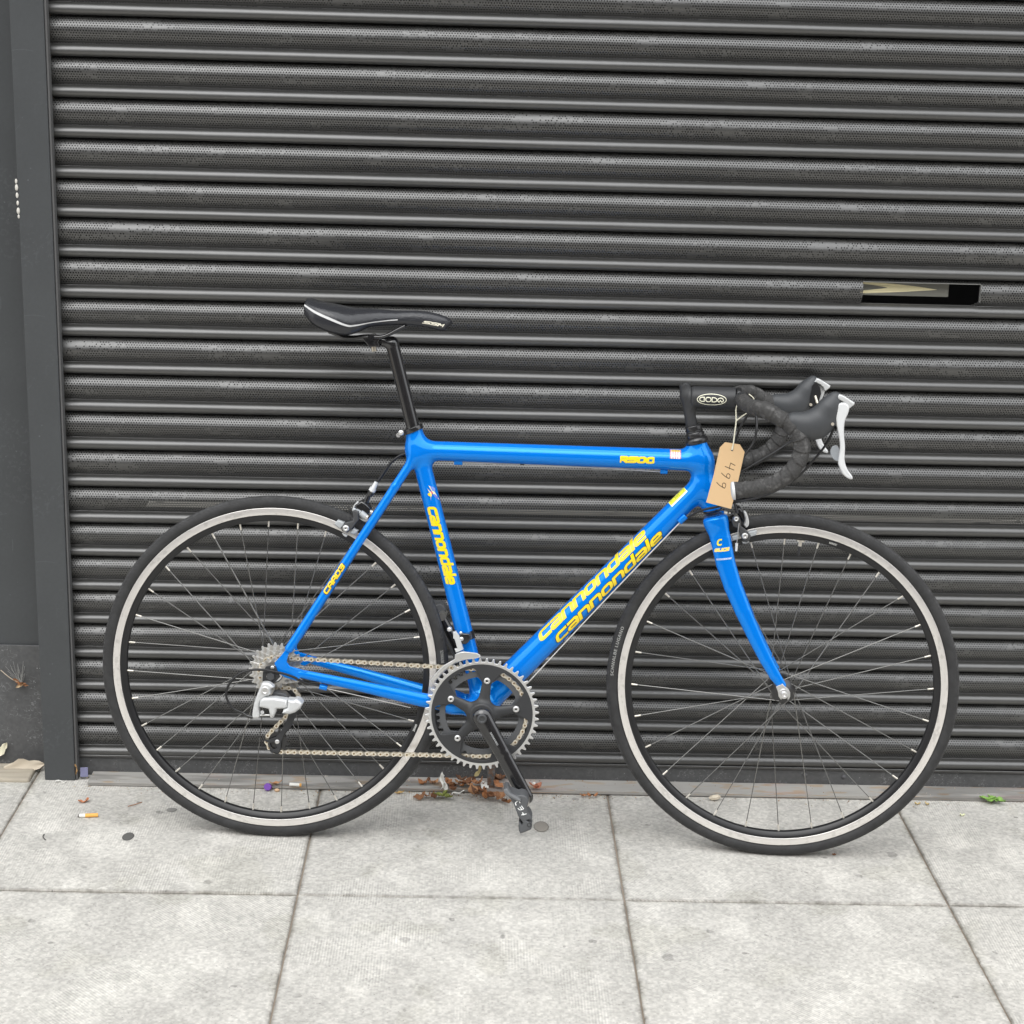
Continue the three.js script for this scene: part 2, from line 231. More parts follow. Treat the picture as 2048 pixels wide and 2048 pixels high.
const dirtyDark = std({ roughness: 0.8, map: tex(1024, 1024, (u, v) => { let c = 0.33 + 0.05 * (fbm(u, v, 12, 12, 3, 4) - 0.5) + 0.05 * (fbm(u, v, 90, 90, 33, 2) - 0.5); const hair = Math.abs(fbm(u, v, 70, 70, 8, 2) - 0.5); c += 0.14 * sst(0.03, 0.008, hair) * sst(0.4, 0.65, fbm(u, v, 16, 16, 14, 3)); const cx = Math.floor(u * 190), cy = Math.floor(v * 190), h = hash2(cx, cy, 2); if (h > 0.992 && Math.hypot(u * 190 - cx - 0.5, (v * 190 - cy - 0.5) * (0.6 + h * 0.4)) < 0.2 + 0.3 * hash2(cx, cy, 7)) c += 0.3 * hash2(cx, cy, 9); return [c, c * 1.005, c * 1.01]; }, true) });
{
  const g = tiled(new RoundedBoxGeometry(SX1 - SX0, 0.05, 0.012, 2, 0.002).translate((SX0 + SX1) / 2, 0.0215, 0.053)); mesh('bottom_bar', g, dirtyDark, shutter, 'grimy flat bottom bar of the shutter');
  mesh('bottom_lip', new RoundedBoxGeometry(SX1 - SX0 - 0.01, 0.006, 0.016, 2, 0.002).translate((SX0 + SX1) / 2, 0.0445, 0.056), shutterMats[0], shutter);
  for (const p of [[1.2345,.0295,.06], [1.3173,.0262,.06]]) mesh('bolt', latheOn([[0, 0.003], [0.0035, 0.0025], [0.005, 0], [0.005, -0.002]], [p[0], p[1], 0.0595], [0, 0, 1], 16), std({ rgb: [0.09, 0.09, 0.095], roughness: 0.6 }), shutter);
}
const sillMat = std({ roughness: 0.8, map: tex(1024, 64, (u, v) => { let c = 0.62 + 0.09 * (fbm(u, v, 30, 3, 5, 4) - 0.5) - 0.12 * sst(0.5, 0.7, fbm(u, v, 18, 2, 6, 4)); const red = sst(0.6, 0.72, fbm(u, v, 20, 2, 16, 3)) * 0.03, rust = sst(0.58, 0.75, fbm(u, v, 60, 4, 26, 3)) * 0.1; return [c + red * 0.6, (c - red * 0.2) * 0.985 - rust * 0.5, (c - red * 0.3) * 0.955 - rust]; }, true) });
{ const g = new RoundedBoxGeometry(2.62, 0.008, 0.056, 2, 0.0012); g.translate(-0.268 + 1.31, 0.0055, 0.0885); const s = mesh('door_sill', g, sillMat); tag(s, 'worn grey metal sill strip below the roller shutter', 'sill'); }
const paintMap = (seed, rubbed) => tex(1024, 1024, (u, v) => { let c = 0.5 + 0.05 * (fbm(u, v, 4, 4, seed, 4) - 0.5) + 0.025 * (fbm(u, v, 120, 120, seed + 1, 2) - 0.5); c += 0.05 * sst(0.62, 0.72, fbm(u, v, 110, 110, seed + 2, 2)) * sst(0.45, 0.7, fbm(u, v, 5, 5, seed + 4, 3)); const cx = Math.floor(u * 90), cy = Math.floor(v * 90), h = hash2(cx, cy, seed); if (h > 0.991 && Math.hypot(u * 90 - cx - 0.5, v * 90 - cy - 0.5) < 0.12 + 0.16 * hash2(cx, cy, 7)) c += 0.2 * hash2(cx, cy, 9); for (let i = 0; i < 22; i++) { const a = hash2(i, seed, 1), b = hash2(i, seed, 2), t = (hash2(i, seed, 3) - 0.5) * 3, l = 0.01 + 0.05 * hash2(i, seed, 4), dx = u - a, dy = v - b, al = dx * Math.cos(t) + dy * Math.sin(t), ac = -dx * Math.sin(t) + dy * Math.cos(t) + al * al * 3; if (Math.abs(al) < l && Math.abs(ac) < 0.0013) c += 0.07 * rubbed; } return [c * 0.975, c * 1.0, c * 1.015]; }, true);
const postMat = std({ map: paintMap(3, 1), rgb: [0.29, 0.295, 0.3], roughness: 0.5 }), panelMat = std({ map: paintMap(13, 1.3), rgb: [0.28, 0.285, 0.29], roughness: 0.5 });
{
  const p = group('shutter_post'); tag(p, 'flat dark grey steel post at the left end of the shutter', 'post');
  mesh('post_face', tiled(new RoundedBoxGeometry(0.0635, 2.5, 0.05, 2, 0.0025).translate(-0.3308, 1.25, 0.066)), postMat, p);
  mesh('edge_strip', new RoundedBoxGeometry(0.004, 2.5, 0.02, 2, 0.001).translate(-0.2965, 1.25, 0.078), std({ rgb: [0.1, 0.1, 0.1], roughness: 0.6 }), p);
  const q = group('wall_panel'); tag(q, 'dark grey painted metal wall panel left of the post', 'wall panel');
  mesh('panel_sheet', tiled(new RoundedBoxGeometry(3.2, 2.5, 0.03, 2, 0.002).translate(-0.368 - 1.6, 1.254, 0.0)), panelMat, q);
  mesh('lower_panel', tiled(new RoundedBoxGeometry(3.2, 0.268, 0.006, 2, 0.0015).translate(-0.368 - 1.6, 0.138, 0.0185), 0.3), dirtyDark, q, 'grimy lower panel strip');
  mesh('edge_bead', new THREE.CylinderGeometry(0.004, 0.004, 2.5, 10).translate(-0.366, 1.25, 0.03), panelMat, q);
  const paintChip = std({ rgb: [0.62, 0.6, 0.55], roughness: 0.9 });
  for (const [x, y, s] of [[34, 345, 3], [35, 357, 4], [36, 372, 3.4], [36, 387, 3], [37, 402, 4], [38, 413, 2.6]]) { const w = [-.3784,1.5653,.093]; const g = new THREE.IcosahedronGeometry(s * 0.001, 1).scale(0.8, 1.6, 0.5); const a = [lerp(-0.3644, -0.3625, (y - 345) / 70), lerp(1.2335, 1.165, (y - 345) / 70), 0.0915]; mesh('paint_chip', g.translate(...a), paintChip, p); }
  const led = mesh('concrete_ledge', new RoundedBoxGeometry(2.2, 0.03, 0.085, 2, 0.006).translate(-0.392 - 1.1, -0.008, 0.0605), std({ roughness: 1, map: tex(256, 64, (u, v) => { const c = 0.6 + 0.25 * (fbm(u, v, 16, 4, 4, 4) - 0.5); return [c, c * 0.95, c * 0.86]; }, true) })); tag(led, 'sandy mortar ledge at the foot of the left wall panel', 'ledge');
  tag(mesh('shop_wall', merge([new THREE.BoxGeometry(9, 5.6, 0.3).translate(1, 5.3, -0.02), new THREE.BoxGeometry(3, 2.52, 0.3).translate(3.85, 1.26, -0.03), new THREE.BoxGeometry(3.2, 2.5, 0.24).translate(-1.968, 1.25, -0.137)]), std({ rgb: [0.2, 0.16, 0.13], roughness: 0.9 })), 'shop wall above and around the roller shutter', 'wall');
  tag(mesh('shop_room', merge([new THREE.BoxGeometry(3.2, 2.6, 0.05).translate(0.95, 1.25, -2.4), new THREE.BoxGeometry(3.2, 0.05, 2.4).translate(0.95, -0.1, -1.2), new THREE.BoxGeometry(3.2, 0.05, 2.4).translate(0.95, 2.56, -1.2), new THREE.BoxGeometry(0.05, 2.6, 2.4).translate(-0.62, 1.25, -1.2), new THREE.BoxGeometry(0.05, 2.6, 2.4).translate(2.52, 1.25, -1.2)]), std({ rgb: [0.03, 0.03, 0.03], roughness: 0.95 })), 'dark shop room behind the closed shutter', 'room');
  const bm = std({ roughness: 0.7, map: tex(512, 128, (u, v) => { // a grey board whose grain shows one pale pointed flame
    const y = 1 - v, up = 0.30 - 0.3 * Math.pow(1 - clamp(u / 0.87), 0.7), top = lerp(0.02, 0.47, Math.pow(clamp(u / 0.865), 1.9)), bot = lerp(0.88, 0.49, Math.pow(clamp(u / 0.865), 1.25)), n0 = lerp(0.16, 0.4, Math.pow(clamp(u / 0.3), 1.5)), n1 = lerp(0.66, 0.42, Math.pow(clamp(u / 0.3), 1.3));
    let inn = u < 0.865 && y > top && y < bot; if (u < 0.3 && y > n0 && y < n1) inn = false;
    const gr = 0.06 * Math.sin(40 * (y - 0.45) / (1.05 - u * 0.8) + 3 * fbm(u, v, 6, 6, 2, 3)) + 0.1 * (fbm(u, v, 8, 40, 5, 3) - 0.5);
    return inn ? [0.93 + gr, 0.89 + gr, 0.72 + gr] : [0.46 + gr * 0.4, 0.46 + gr * 0.4, 0.43 + gr * 0.4]; }, true) });
  const a = [1.2776,1.0742,.04], b = [1.4522,1.048,.04], bw = b[0] - a[0], bh = a[1] - b[1];
  const bd = mesh('wooden_board', new THREE.BoxGeometry(bw, bh, 0.012).translate((a[0] + b[0]) / 2, (a[1] + b[1]) / 2, 0.034), bm); tag(bd, 'grey board with a pale pointed grain flame behind the letter slot', 'board');
}
{ // the terrace over the road, which the glossy paint mirrors
  const t = group('brick_terrace'); tag(t, 'brown brick terrace on the far side of the road', 'building'); const bw = std({ rgb: [0.13, 0.11, 0.1], roughness: 0.9 }), gl = std({ rgb: [0.04, 0.045, 0.05], roughness: 0.15 }), fr = std({ rgb: [0.6, 0.6, 0.58], roughness: 0.6 });
  mesh('wall', new THREE.BoxGeometry(44, 6.6, 6).translate(0, 3.2, 16.4), bw, t); mesh('roof', new THREE.CylinderGeometry(3.3, 3.3, 44, 3).rotateZ(Math.PI / 2).scale(1, 0.5, 1).translate(0, 7.1, 16.4), std({ rgb: [0.07, 0.07, 0.08], roughness: 0.8 }), t);
  for (let i = 0; i < 12; i++) for (let j = 0; j < 2; j++) { const f = mesh('window', new THREE.BoxGeometry(1.3, 1.6, 0.12).translate(-19 + i * 3.4, 1.5 + j * 2.9, 13.38), fr, t); mesh('pane', new THREE.BoxGeometry(1.1, 1.4, 0.04).translate(-19 + i * 3.4, 1.5 + j * 2.9, 13.31), gl, f); }
}

// ---------------------------------------------------------------- bicycle
const BIKE = group('racing_bicycle'); tag(BIKE, 'blue and yellow road racing bicycle leaning against the dark roller shutter', 'bicycle');
BIKE.matrixAutoUpdate = false;
BIKE.matrix.makeBasis(V([0.99876, 0, 0.04984]), V([0.00626, 0.99208, -0.12544]), V([-0.04944, 0.1256, 0.99085])).setPosition(0.1413, 0, 0.3353);
BIKE.matrix.decompose(BIKE.position, BIKE.quaternion, BIKE.scale); BIKE.matrixAutoUpdate = true;
// the steered front end: origin at the front axle
const FM = new THREE.Matrix4().makeBasis(V([0.99925, -0.00023, 0.0388]), V([-0.00023, 0.99993, 0.0119]), V([-0.0388, -0.0119, 0.99918])).setPosition(0.9763, 0.336, 0);
function front(name) { const g = group(name, BIKE); g.applyMatrix4(FM); return g; }

const blue = std({ rgb: [0.0, 0.175, 0.7], roughness: 0.12, ior: 1.95, specularColor: new THREE.Color(0.05, 0.62, 1), clearcoat: 0.45, clearcoatRoughness: 0.02 });
const black = std({ rgb: [0.012, 0.012, 0.013], roughness: 0.35, clearcoat: 0.6, clearcoatRoughness: 0.15 });
const gloss = std({ rgb: [0.008, 0.008, 0.009], roughness: 0.25, clearcoat: 1, clearcoatRoughness: 0.05 });
const satin = std({ rgb: [0.03, 0.031, 0.033], roughness: 0.5 });
const rubber = std({ rgb: [0.028, 0.029, 0.03], roughness: 0.72 });
const hoodRubber = std({ rgb: [0.05, 0.053, 0.057], roughness: 0.5 });
const silver = std({ rgb: [0.74, 0.74, 0.73], metalness: 0.85, roughness: 0.34 });
const castGrey = std({ rgb: [0.62, 0.63, 0.63], metalness: 0.35, roughness: 0.42 });
const steel = std({ rgb: [0.62, 0.6, 0.56], metalness: 0.9, roughness: 0.34 });
const brass = std({ rgb: [0.86, 0.79, 0.66], metalness: 0.65, roughness: 0.276 });
const white = std({ rgb: [0.66, 0.67, 0.67], roughness: 0.35, clearcoat: 0.5 });
const spokeMat = std({ rgb: [0.27, 0.268, 0.26], metalness: 0.95, roughness: 0.24 });
const greyPlastic = std({ rgb: [0.3, 0.32, 0.34], roughness: 0.5 });
const darkGrey = std({ rgb: [0.07, 0.072, 0.075], roughness: 0.45, metalness: 0.3 });
const greyPlastic2 = std({ rgb: [0.42, 0.44, 0.45], roughness: 0.5, metalness: 0.2 }), greyDark = std({ rgb: [0.085, 0.088, 0.092], roughness: 0.55 }), greyDark2 = std({ rgb: [0.15, 0.155, 0.16], roughness: 0.5 });

// --- lettering: a stroked letter set, drawn to a canvas
const GL = { c: [1, 'M1,0L.35,0Q0,0 0,.35L0,.65Q0,1 .35,1L1,1'], a: [1, 'M.08,0L.68,0Q1,0 1,.3L1,1L.28,1Q0,1 0,.76Q0,.52 .28,.52L1,.52'], n: [1, 'M0,1L0,0L.65,0Q1,0 1,.32L1,1'], o: [1, 'M.35,0L.65,0Q1,0 1,.35L1,.65Q1,1 .65,1L.35,1Q0,1 0,.65L0,.35Q0,0 .35,0Z'], d: [1, 'M1,-.5L1,1L.35,1Q0,1 0,.65L0,.35Q0,0 .35,0L1,0'], l: [0.02, 'M0,-.5L0,1'], e: [1, 'M.95,1L.35,1Q0,1 0,.65L0,.35Q0,0 .35,0L.68,0Q1,0 1,.3L1,.5L0,.5'], R: [1, 'M0,1L0,0L.7,0Q1,0 1,.28Q1,.56 .7,.56L.1,.56M.55,.56L1,1'], 5: [1, 'M1,0L.05,0L.05,.42L.7,.42Q1,.42 1,.7Q1,1 .7,1L0,1'], 0: [1, 'M.35,0L.65,0Q1,0 1,.35L1,.65Q1,1 .65,1L.35,1Q0,1 0,.65L0,.35Q0,0 .35,0Z'], C: [1, 'M1,0L.35,0Q0,0 0,.35L0,.65Q0,1 .35,1L1,1'], A: [1, 'M0,1L0,.4Q0,0 .4,0L.6,0Q1,0 1,.4L1,1M0,.62L1,.62'], D: [1, 'M0,0L.6,0Q1,0 1,.4L1,.6Q1,1 .6,1L0,1Z'], 3: [1, 'M0,0L.7,0Q1,0 1,.25Q1,.5 .65,.5L.3,.5L.65,.5Q1,.5 1,.75Q1,1 .7,1L0,1'], S: [1, 'M1,0L.3,0Q0,0 0,.25Q0,.5 .3,.5L.7,.5Q1,.5 1,.75Q1,1 .7,1L0,1'], L: [0.8, 'M0,0L0,1L.8,1'], I: [0.05, 'M0,0L0,1'], E: [0.9, 'M.9,0L0,0L0,1L.9,1M0,.5L.75,.5'], M: [1.1, 'M0,1L0,0L.55,.6L1.1,0L1.1,1'] };
function words(text, { w = 1024, h = 160, size = 70, wide = 1.25, gap = 0.5, lw = 0.34, out = 0.18, fill = '#f6d800', edge = '#141008', skew = 0.3, base = null, flip = false }) {
  const c = document.createElement('canvas'); c.width = w; c.height = h; const x = c.getContext('2d');
  if (flip) { x.translate(w, h); x.scale(-1, -1); }
  let L = 0; for (const ch of text) L += ch === ' ' ? 0.8 : GL[ch][0] * wide + gap; L -= gap;
  for (const [col, lws] of [[edge, lw + out], [fill, lw]]) {
    if (!col) continue; let p = (w / size - L) / 2; x.lineJoin = 'round'; x.lineCap = 'square'; x.strokeStyle = col;
    for (const ch of text) { if (ch === ' ') { p += 0.8; continue; } x.save(); const by = base ?? (h + size) / 2; x.transform(size, 0, -skew * size, size, p * size + skew * size * 0.5, by - size); x.scale(wide, 1); x.lineWidth = lws; x.stroke(new Path2D(GL[ch][1])); x.restore(); p += GL[ch][0] * wide + gap; }
  }
  return c;
}
function decalMat(c, rough = 0.3, coat = 1) { const t = new THREE.CanvasTexture(c); t.colorSpace = THREE.SRGBColorSpace; t.magFilter = THREE.LinearFilter; t.needsUpdate = true; return std({ map: t, transparent: true, roughness: rough, clearcoat: coat, clearcoatRoughness: 0.06, side: THREE.DoubleSide }); }
function plain(text, { w = 512, h = 96, px = 60, color = '#e8e8e4', font = 'bold', flip = false, space = 0, sx = 1, family = 'sans-serif' } = {}) { const c = document.createElement('canvas'); c.width = w; c.height = h; const x = c.getContext('2d'); if (flip) { x.translate(w, h); x.scale(-1, -1); } x.fillStyle = color; x.font = `${font} ${px}px ${family}`; x.textBaseline = 'middle'; x.textAlign = 'center'; x.save(); x.translate(w / 2, h / 2); x.scale(sx, 1); if (space) { const n = text.length; for (let i = 0; i < n; i++) x.fillText(text[i], (i - (n - 1) / 2) * space, 0); } else x.fillText(text, 0, 0); x.restore(); return c; }
// a sheet wrapped on a tapered tube: along from t0 to t1, around from angle g0 to g1 (0 faces the viewer, + is the tube's upper side)
function wrap(a, b, ra, rb, t0, t1, g0, g1, lift = 0.0005, rev = false) {
  const A = V(a), D = V(b).sub(A), d = D.clone().normalize(), W = new THREE.Vector3(0, 0, 1).addScaledVector(d, -d.z).normalize(), N = new THREE.Vector3().crossVectors(W, d).normalize(); // N: left of travel, seen from the viewer
  const g = grid(24, 12, (u, v) => { const t = lerp(t0, t1, u), an = lerp(g0, g1, v), r = lerp(ra, rb, t) + lift; const p = A.clone().addScaledVector(D, t).addScaledVector(W, Math.cos(an) * r).addScaledVector(N, Math.sin(an) * r); return [p.x, p.y, p.z]; });
  return g;
}

// --- frame: one smooth welded body, divided into its tubes
{
  const fr = group('frame', BIKE); fr.userData.label = 'glossy blue aluminium frame with smooth welds';
  const bb = [0.4045, 0.272, 0];
  const TT = [[0.262, 0.7682, 0], [0.805, 0.7664, 0], 0.0183, 0.0205], ST = [[0.2575, 0.8075, 0], [0.4045, 0.272, 0], 0.0168, 0.0168], HT = [[0.7942, 0.8005, 0], [0.8284, 0.6735, 0], 0.0178, 0.0182], DT = [[0.41, 0.287, 0], [0.803, 0.7165, 0], 0.0262, 0.0205];
  const side = (s) => ({ ss: [[0.262, 0.757, 0.012 * s], [0.0362, 0.3887, 0.062 * s], 0.0083, 0.0085], cs: [[[0.058, 0.341, 0.0615 * s], [0.16, 0.3205, 0.05 * s], 0.0082, 0.0105], [[0.16, 0.3205, 0.05 * s], [0.285, 0.2925, 0.0335 * s], 0.0105, 0.0138], [[0.285, 0.2925, 0.0335 * s], [0.39, 0.274, 0.022 * s], 0.0138, 0.015]] });
  const near = side(1), far = side(-1);
  const dropPts = [[.0231,.3777,.063],[.0085,.3603,.063],[.0153,.3425,.063],[.0284,.3333,.063],[.0522,.3276,.063],[.0721,.3456,.063],[.0495,.352,.063],[.0376,.3551,.063],[.0321,.3636,.063],[.0341,.3733,.063],[.0384,.3855,.063],[.0301,.3876,.063]];
  const F = { top_tube: cone(...TT), seat_tube: rod(...ST.slice(0, 2), 0.0168), head_tube: rod(...HT), down_tube: cone(...DT), bottom_bracket_shell: rod([0.4045, 0.272, -0.036], [0.4045, 0.272, 0.036], 0.0225) };
  const stay = (o) => [cone(...o.ss), blend(0.0005, ...o.cs.map((c) => cone(...c, 0.72)))];
  const [s1, c1] = stay(near), [s2, c2] = stay(far);
  const bridge = cone([0.226, 0.7, -0.02], [0.226, 0.7, 0.02], 0.006, 0.006), yoke = cone([0.345, 0.283, -0.02], [0.345, 0.283, 0.02], 0.013, 0.013);
  const names = [...Object.keys(F), 'seat_stay', 'seat_stay', 'chain_stay', 'chain_stay'], fn = [...Object.values(F), s1, s2, c1, c2];
  const main = blend(0.02, ...Object.values(F)), d = (x, y, z) => { const a = smin(s1(x, y, z), s2(x, y, z), 0.006), c = smin(c1(x, y, z), smin(c2(x, y, z), yoke(x, y, z), 0.015), 0.02); let m = main(x, y, z); m = smin(smin(m, smin(a, bridge(x, y, z), 0.006), 0.014), c, 0.016);
    return x < 0.3 ? Math.max(m, (x - 0.2575) * -0.2647 + (y - 0.8075) * 0.9643) : m; }; // flat mouth of the seat tube
  const parts = nets(d, [0.01, 0.225, -0.085], [0.87, 0.835, 0.085], 0.0025, (x, y, z) => { let b = 0, m = 9; for (let i = 0; i < fn.length; i++) { const q = fn[i](x, y, z); if (q < m) { m = q; b = i; } } return b; }, fn.length);
  parts.forEach((g, i) => { if (g.index.count) mesh(names[i], g, blue, fr); });
  for (const s of [1, -1]) mesh('dropout', soft(plate(dropPts, s > 0 ? 0.058 : -0.066, s > 0 ? 0.066 : -0.058, 0.002)), blue, fr);
  mesh('derailleur_hanger', merge([soft(plate([[.0049,.3572,.066],[-.0069,.3538,.066],[-.0124,.3422,.066],[-.0127,.3259,.066],[-.0017,.3202,.066],[.0095,.3222,.066],[.0206,.3349,.066],[.0163,.3432,.066],[.0121,.3551,.066]], 0.0655, 0.0705, 0.001)), latheOn([[0, 0.0015], [0.003, 0.001], [0.0035, 0]], [-.0081,.3439,.0705], [0, 0, 1], 16)]), satin, fr);
  mesh('hanger_bolt', latheOn([[0, 0.002], [0.0025, 0.0018], [0.0036, 0.0008], [0.0036, 0]], [.006,.3531,.0705], [0, 0, 1], 16), silver, fr);
  // cable stops and braze-ons
  const stop = (p, dir, r = 0.0055, l = 0.013) => latheOn([[0, l / 2], [r * 0.9, l / 2], [r, l / 2 - 0.0015], [r, -l / 2], [0, -l / 2]], p, dir, 20);
  mesh('cable_stop', stop([.1007,.3137,.05], [1, -0.22, -0.1], 0.0058, 0.015), blue, fr);
  for (const s of [1, -1]) mesh('cable_stop', stop([.7717,.6558,.016].map((v, i) => (i === 2 ? v * s : v)), [0.7, 0.72, 0], 0.0062, 0.017), blue, fr);
  mesh('cable_stop', stop([.3443,.7474,0], [1, 0, 0], 0.005, 0.016), blue, fr); mesh('cable_stop', stop([.7339,.7433,0], [1, 0, 0], 0.005, 0.014), blue, fr);
  mesh('cable_clip', stop([.4657,.7505,0], [1, 0, 0], 0.004, 0.008), black, fr);
  for (const t of []) { const p = [lerp(0.41, 0.803, t) - 0.0178, lerp(0.287, 0.7165, t) + 0.0162, 0]; mesh('bottle_bolt', latheOn([[0, 0.0055], [0.003, 0.005], [0.004, 0.003], [0.004, 0]], p, [-0.74, 0.67, 0], 12), silver, fr); }
  // lettering
  const dL = Math.hypot(0.393, 0.4295), tAt = (p) => ((p[0] - 0.41) * 0.393 + (p[1] - 0.287) * 0.4295) / dL / dL;
  const dt0 = tAt([.5204,.4102,.02]), dt1 = tAt([.7284,.6334,.02]);
  const up = decalMat(words('cannondale', { w: 1400, h: 180, size: 92, wide: 1.12, gap: 0.42, base: 156, lw: 0.32, out: 0.1, edge: '#c9c07a' })), low = decalMat(words('cannondale', { w: 1400, h: 180, size: 92, wide: 1.12, gap: 0.42, base: 156, lw: 0.34, out: 0.13, fill: '#ffe000' }));
  mesh('lettering', wrap(DT[0], DT[1], DT[2], DT[3], dt0 - 0.02, dt1 - 0.022, 0.24, 1.42), up, fr, 'yellow maker lettering on the upper half of the down tube'); mesh('lettering', wrap(DT[0], DT[1], DT[2], DT[3], dt0 + 0.014, dt1 + 0.014, -0.86, 0.2), low, fr, 'yellow black-edged maker lettering on the lower half of the down tube');
  const sAt = (p) => ((p[0] - 0.2575) * 0.147 + (p[1] - 0.8075) * -0.5355) / (0.147 * 0.147 + 0.5355 * 0.5355);
  mesh('lettering', wrap(ST[0], ST[1], 0.0168, 0.0168, sAt([.2956,.6697,.0165]), sAt([.344,.51,.0165]), -0.62, 0.86), decalMat(words('cannondale', { w: 1200, h: 150, size: 78, wide: 1.1, gap: 0.42, base: 132, out: 0.1, edge: '#c9c03a', lw: 0.36 })), fr, 'yellow maker lettering down the seat tube');
  { const c = document.createElement('canvas'); c.width = 128; c.height = 96; const x = c.getContext('2d'); const q = (col, pts) => { x.fillStyle = col; x.beginPath(); pts.forEach((p, i) => (i ? x.lineTo(...p) : x.moveTo(...p))); x.fill(); }; q('#e9e2b0', [[4, 70], [30, 40], [60, 34], [124, 6], [120, 12], [70, 50]]); q('#6f8fe0', [[10, 60], [34, 20], [60, 30], [48, 52]]); q('#4f6fd8', [[70, 40], [100, 16], [118, 22], [84, 52]]); q('#e23b6a', [[46, 66], [58, 50], [70, 58], [62, 78]]); q('#f4d21c', [[54, 78], [70, 60], [84, 66], [76, 86], [60, 90]]); q('#e9e2b0', [[20, 84], [60, 60], [110, 80], [70, 70]]);
    mesh('sticker', wrap(ST[0], ST[1], 0.0168, 0.0168, sAt([.3036,.7085,.0165]), sAt([.3064,.6731,.0165]), -0.2, 1.25), decalMat(c), fr, 'small bird and sun sticker on the seat tube'); }
  const ta = [TT[0], TT[1], TT[2], TT[3]], tx = (p) => (p[0] - 0.262) / 0.543;
  mesh('lettering', wrap(...ta, tx([.6495,.7669,.02]), tx([.7141,.769,.02]), -0.42, 0.3), decalMat(words('R500', { w: 640, h: 160, size: 98, wide: 1.25, gap: 0.46, lw: 0.4, out: 0.12, edge: '#d9c54a', fill: '#ffdf10', skew: 0.22 })), fr, 'yellow model number lettering on the top tube');
  { const c = document.createElement('canvas'); c.width = 96; c.height = 96; const x = c.getContext('2d'); for (let i = 0; i < 9; i++) { x.fillStyle = i % 2 ? '#e6e4ee' : '#c9939b'; x.fillRect(2 + i * 10.2, 4, 10.4, 86); } x.fillStyle = '#e7c55a'; x.fillRect(14, 6, 70, 24); x.fillStyle = '#8a7a50'; for (let i = 0; i < 5; i++) x.fillRect(18 + i * 13, 10, 5, 14); mesh('sticker', wrap(...ta, tx([.7425,.7793,.02]), tx([.7641,.78,.02]), 0.1, 1.25), decalMat(c), fr, 'small striped flag sticker on the top tube'); }
  { const c = document.createElement('canvas'); c.width = 256; c.height = 64; const x = c.getContext('2d'); x.fillStyle = '#eef5d8'; x.fillRect(0, 0, 256, 64); x.fillStyle = '#eef04a'; x.fillRect(3, 3, 250, 48); x.fillStyle = '#5c6420'; for (const [a, w] of [[96, 4], [150, 4]]) x.fillRect(a, 6, w, 42); x.strokeStyle = '#5c6420'; x.lineWidth = 3; x.beginPath(); x.moveTo(160, 10); x.lineTo(228, 10); x.lineTo(234, 30); x.lineTo(228, 44); x.lineTo(164, 44); x.stroke(); for (let i = 0; i < 3; i++) x.fillRect(30 + i * 14, 16 + i * 3, 3, 18); for (let i = 0; i < 4; i++) x.fillRect(108 + i * 10, 14, 3, 26);
    mesh('sticker', wrap(DT[0], DT[1], DT[2], DT[3], tAt([.7492,.6802,.015]), tAt([.7792,.7088,.015]), 0.62, 1.5), decalMat(c), fr, 'yellow boxed sticker near the head tube'); }
  const ss = near.ss, sx = (p) => ((p[0] - ss[0][0]) * (ss[1][0] - ss[0][0]) + (p[1] - ss[0][1]) * (ss[1][1] - ss[0][1])) / ((ss[1][0] - ss[0][0]) ** 2 + (ss[1][1] - ss[0][1]) ** 2);
  mesh('lettering', wrap(ss[1], ss[0], 0.0085, 0.0083, 1 - sx([.0975,.4924,.045]), 1 - sx([.1372,.5547,.04]), -0.75, 1.0), decalMat(words('CAAD3', { w: 640, h: 120, size: 62, wide: 1.3, gap: 0.5, lw: 0.36, out: 0.26, fill: '#f7d22a', edge: '#4a3208', skew: 0.25 })), fr, 'yellow CAAD3 lettering on the seat stay');
}
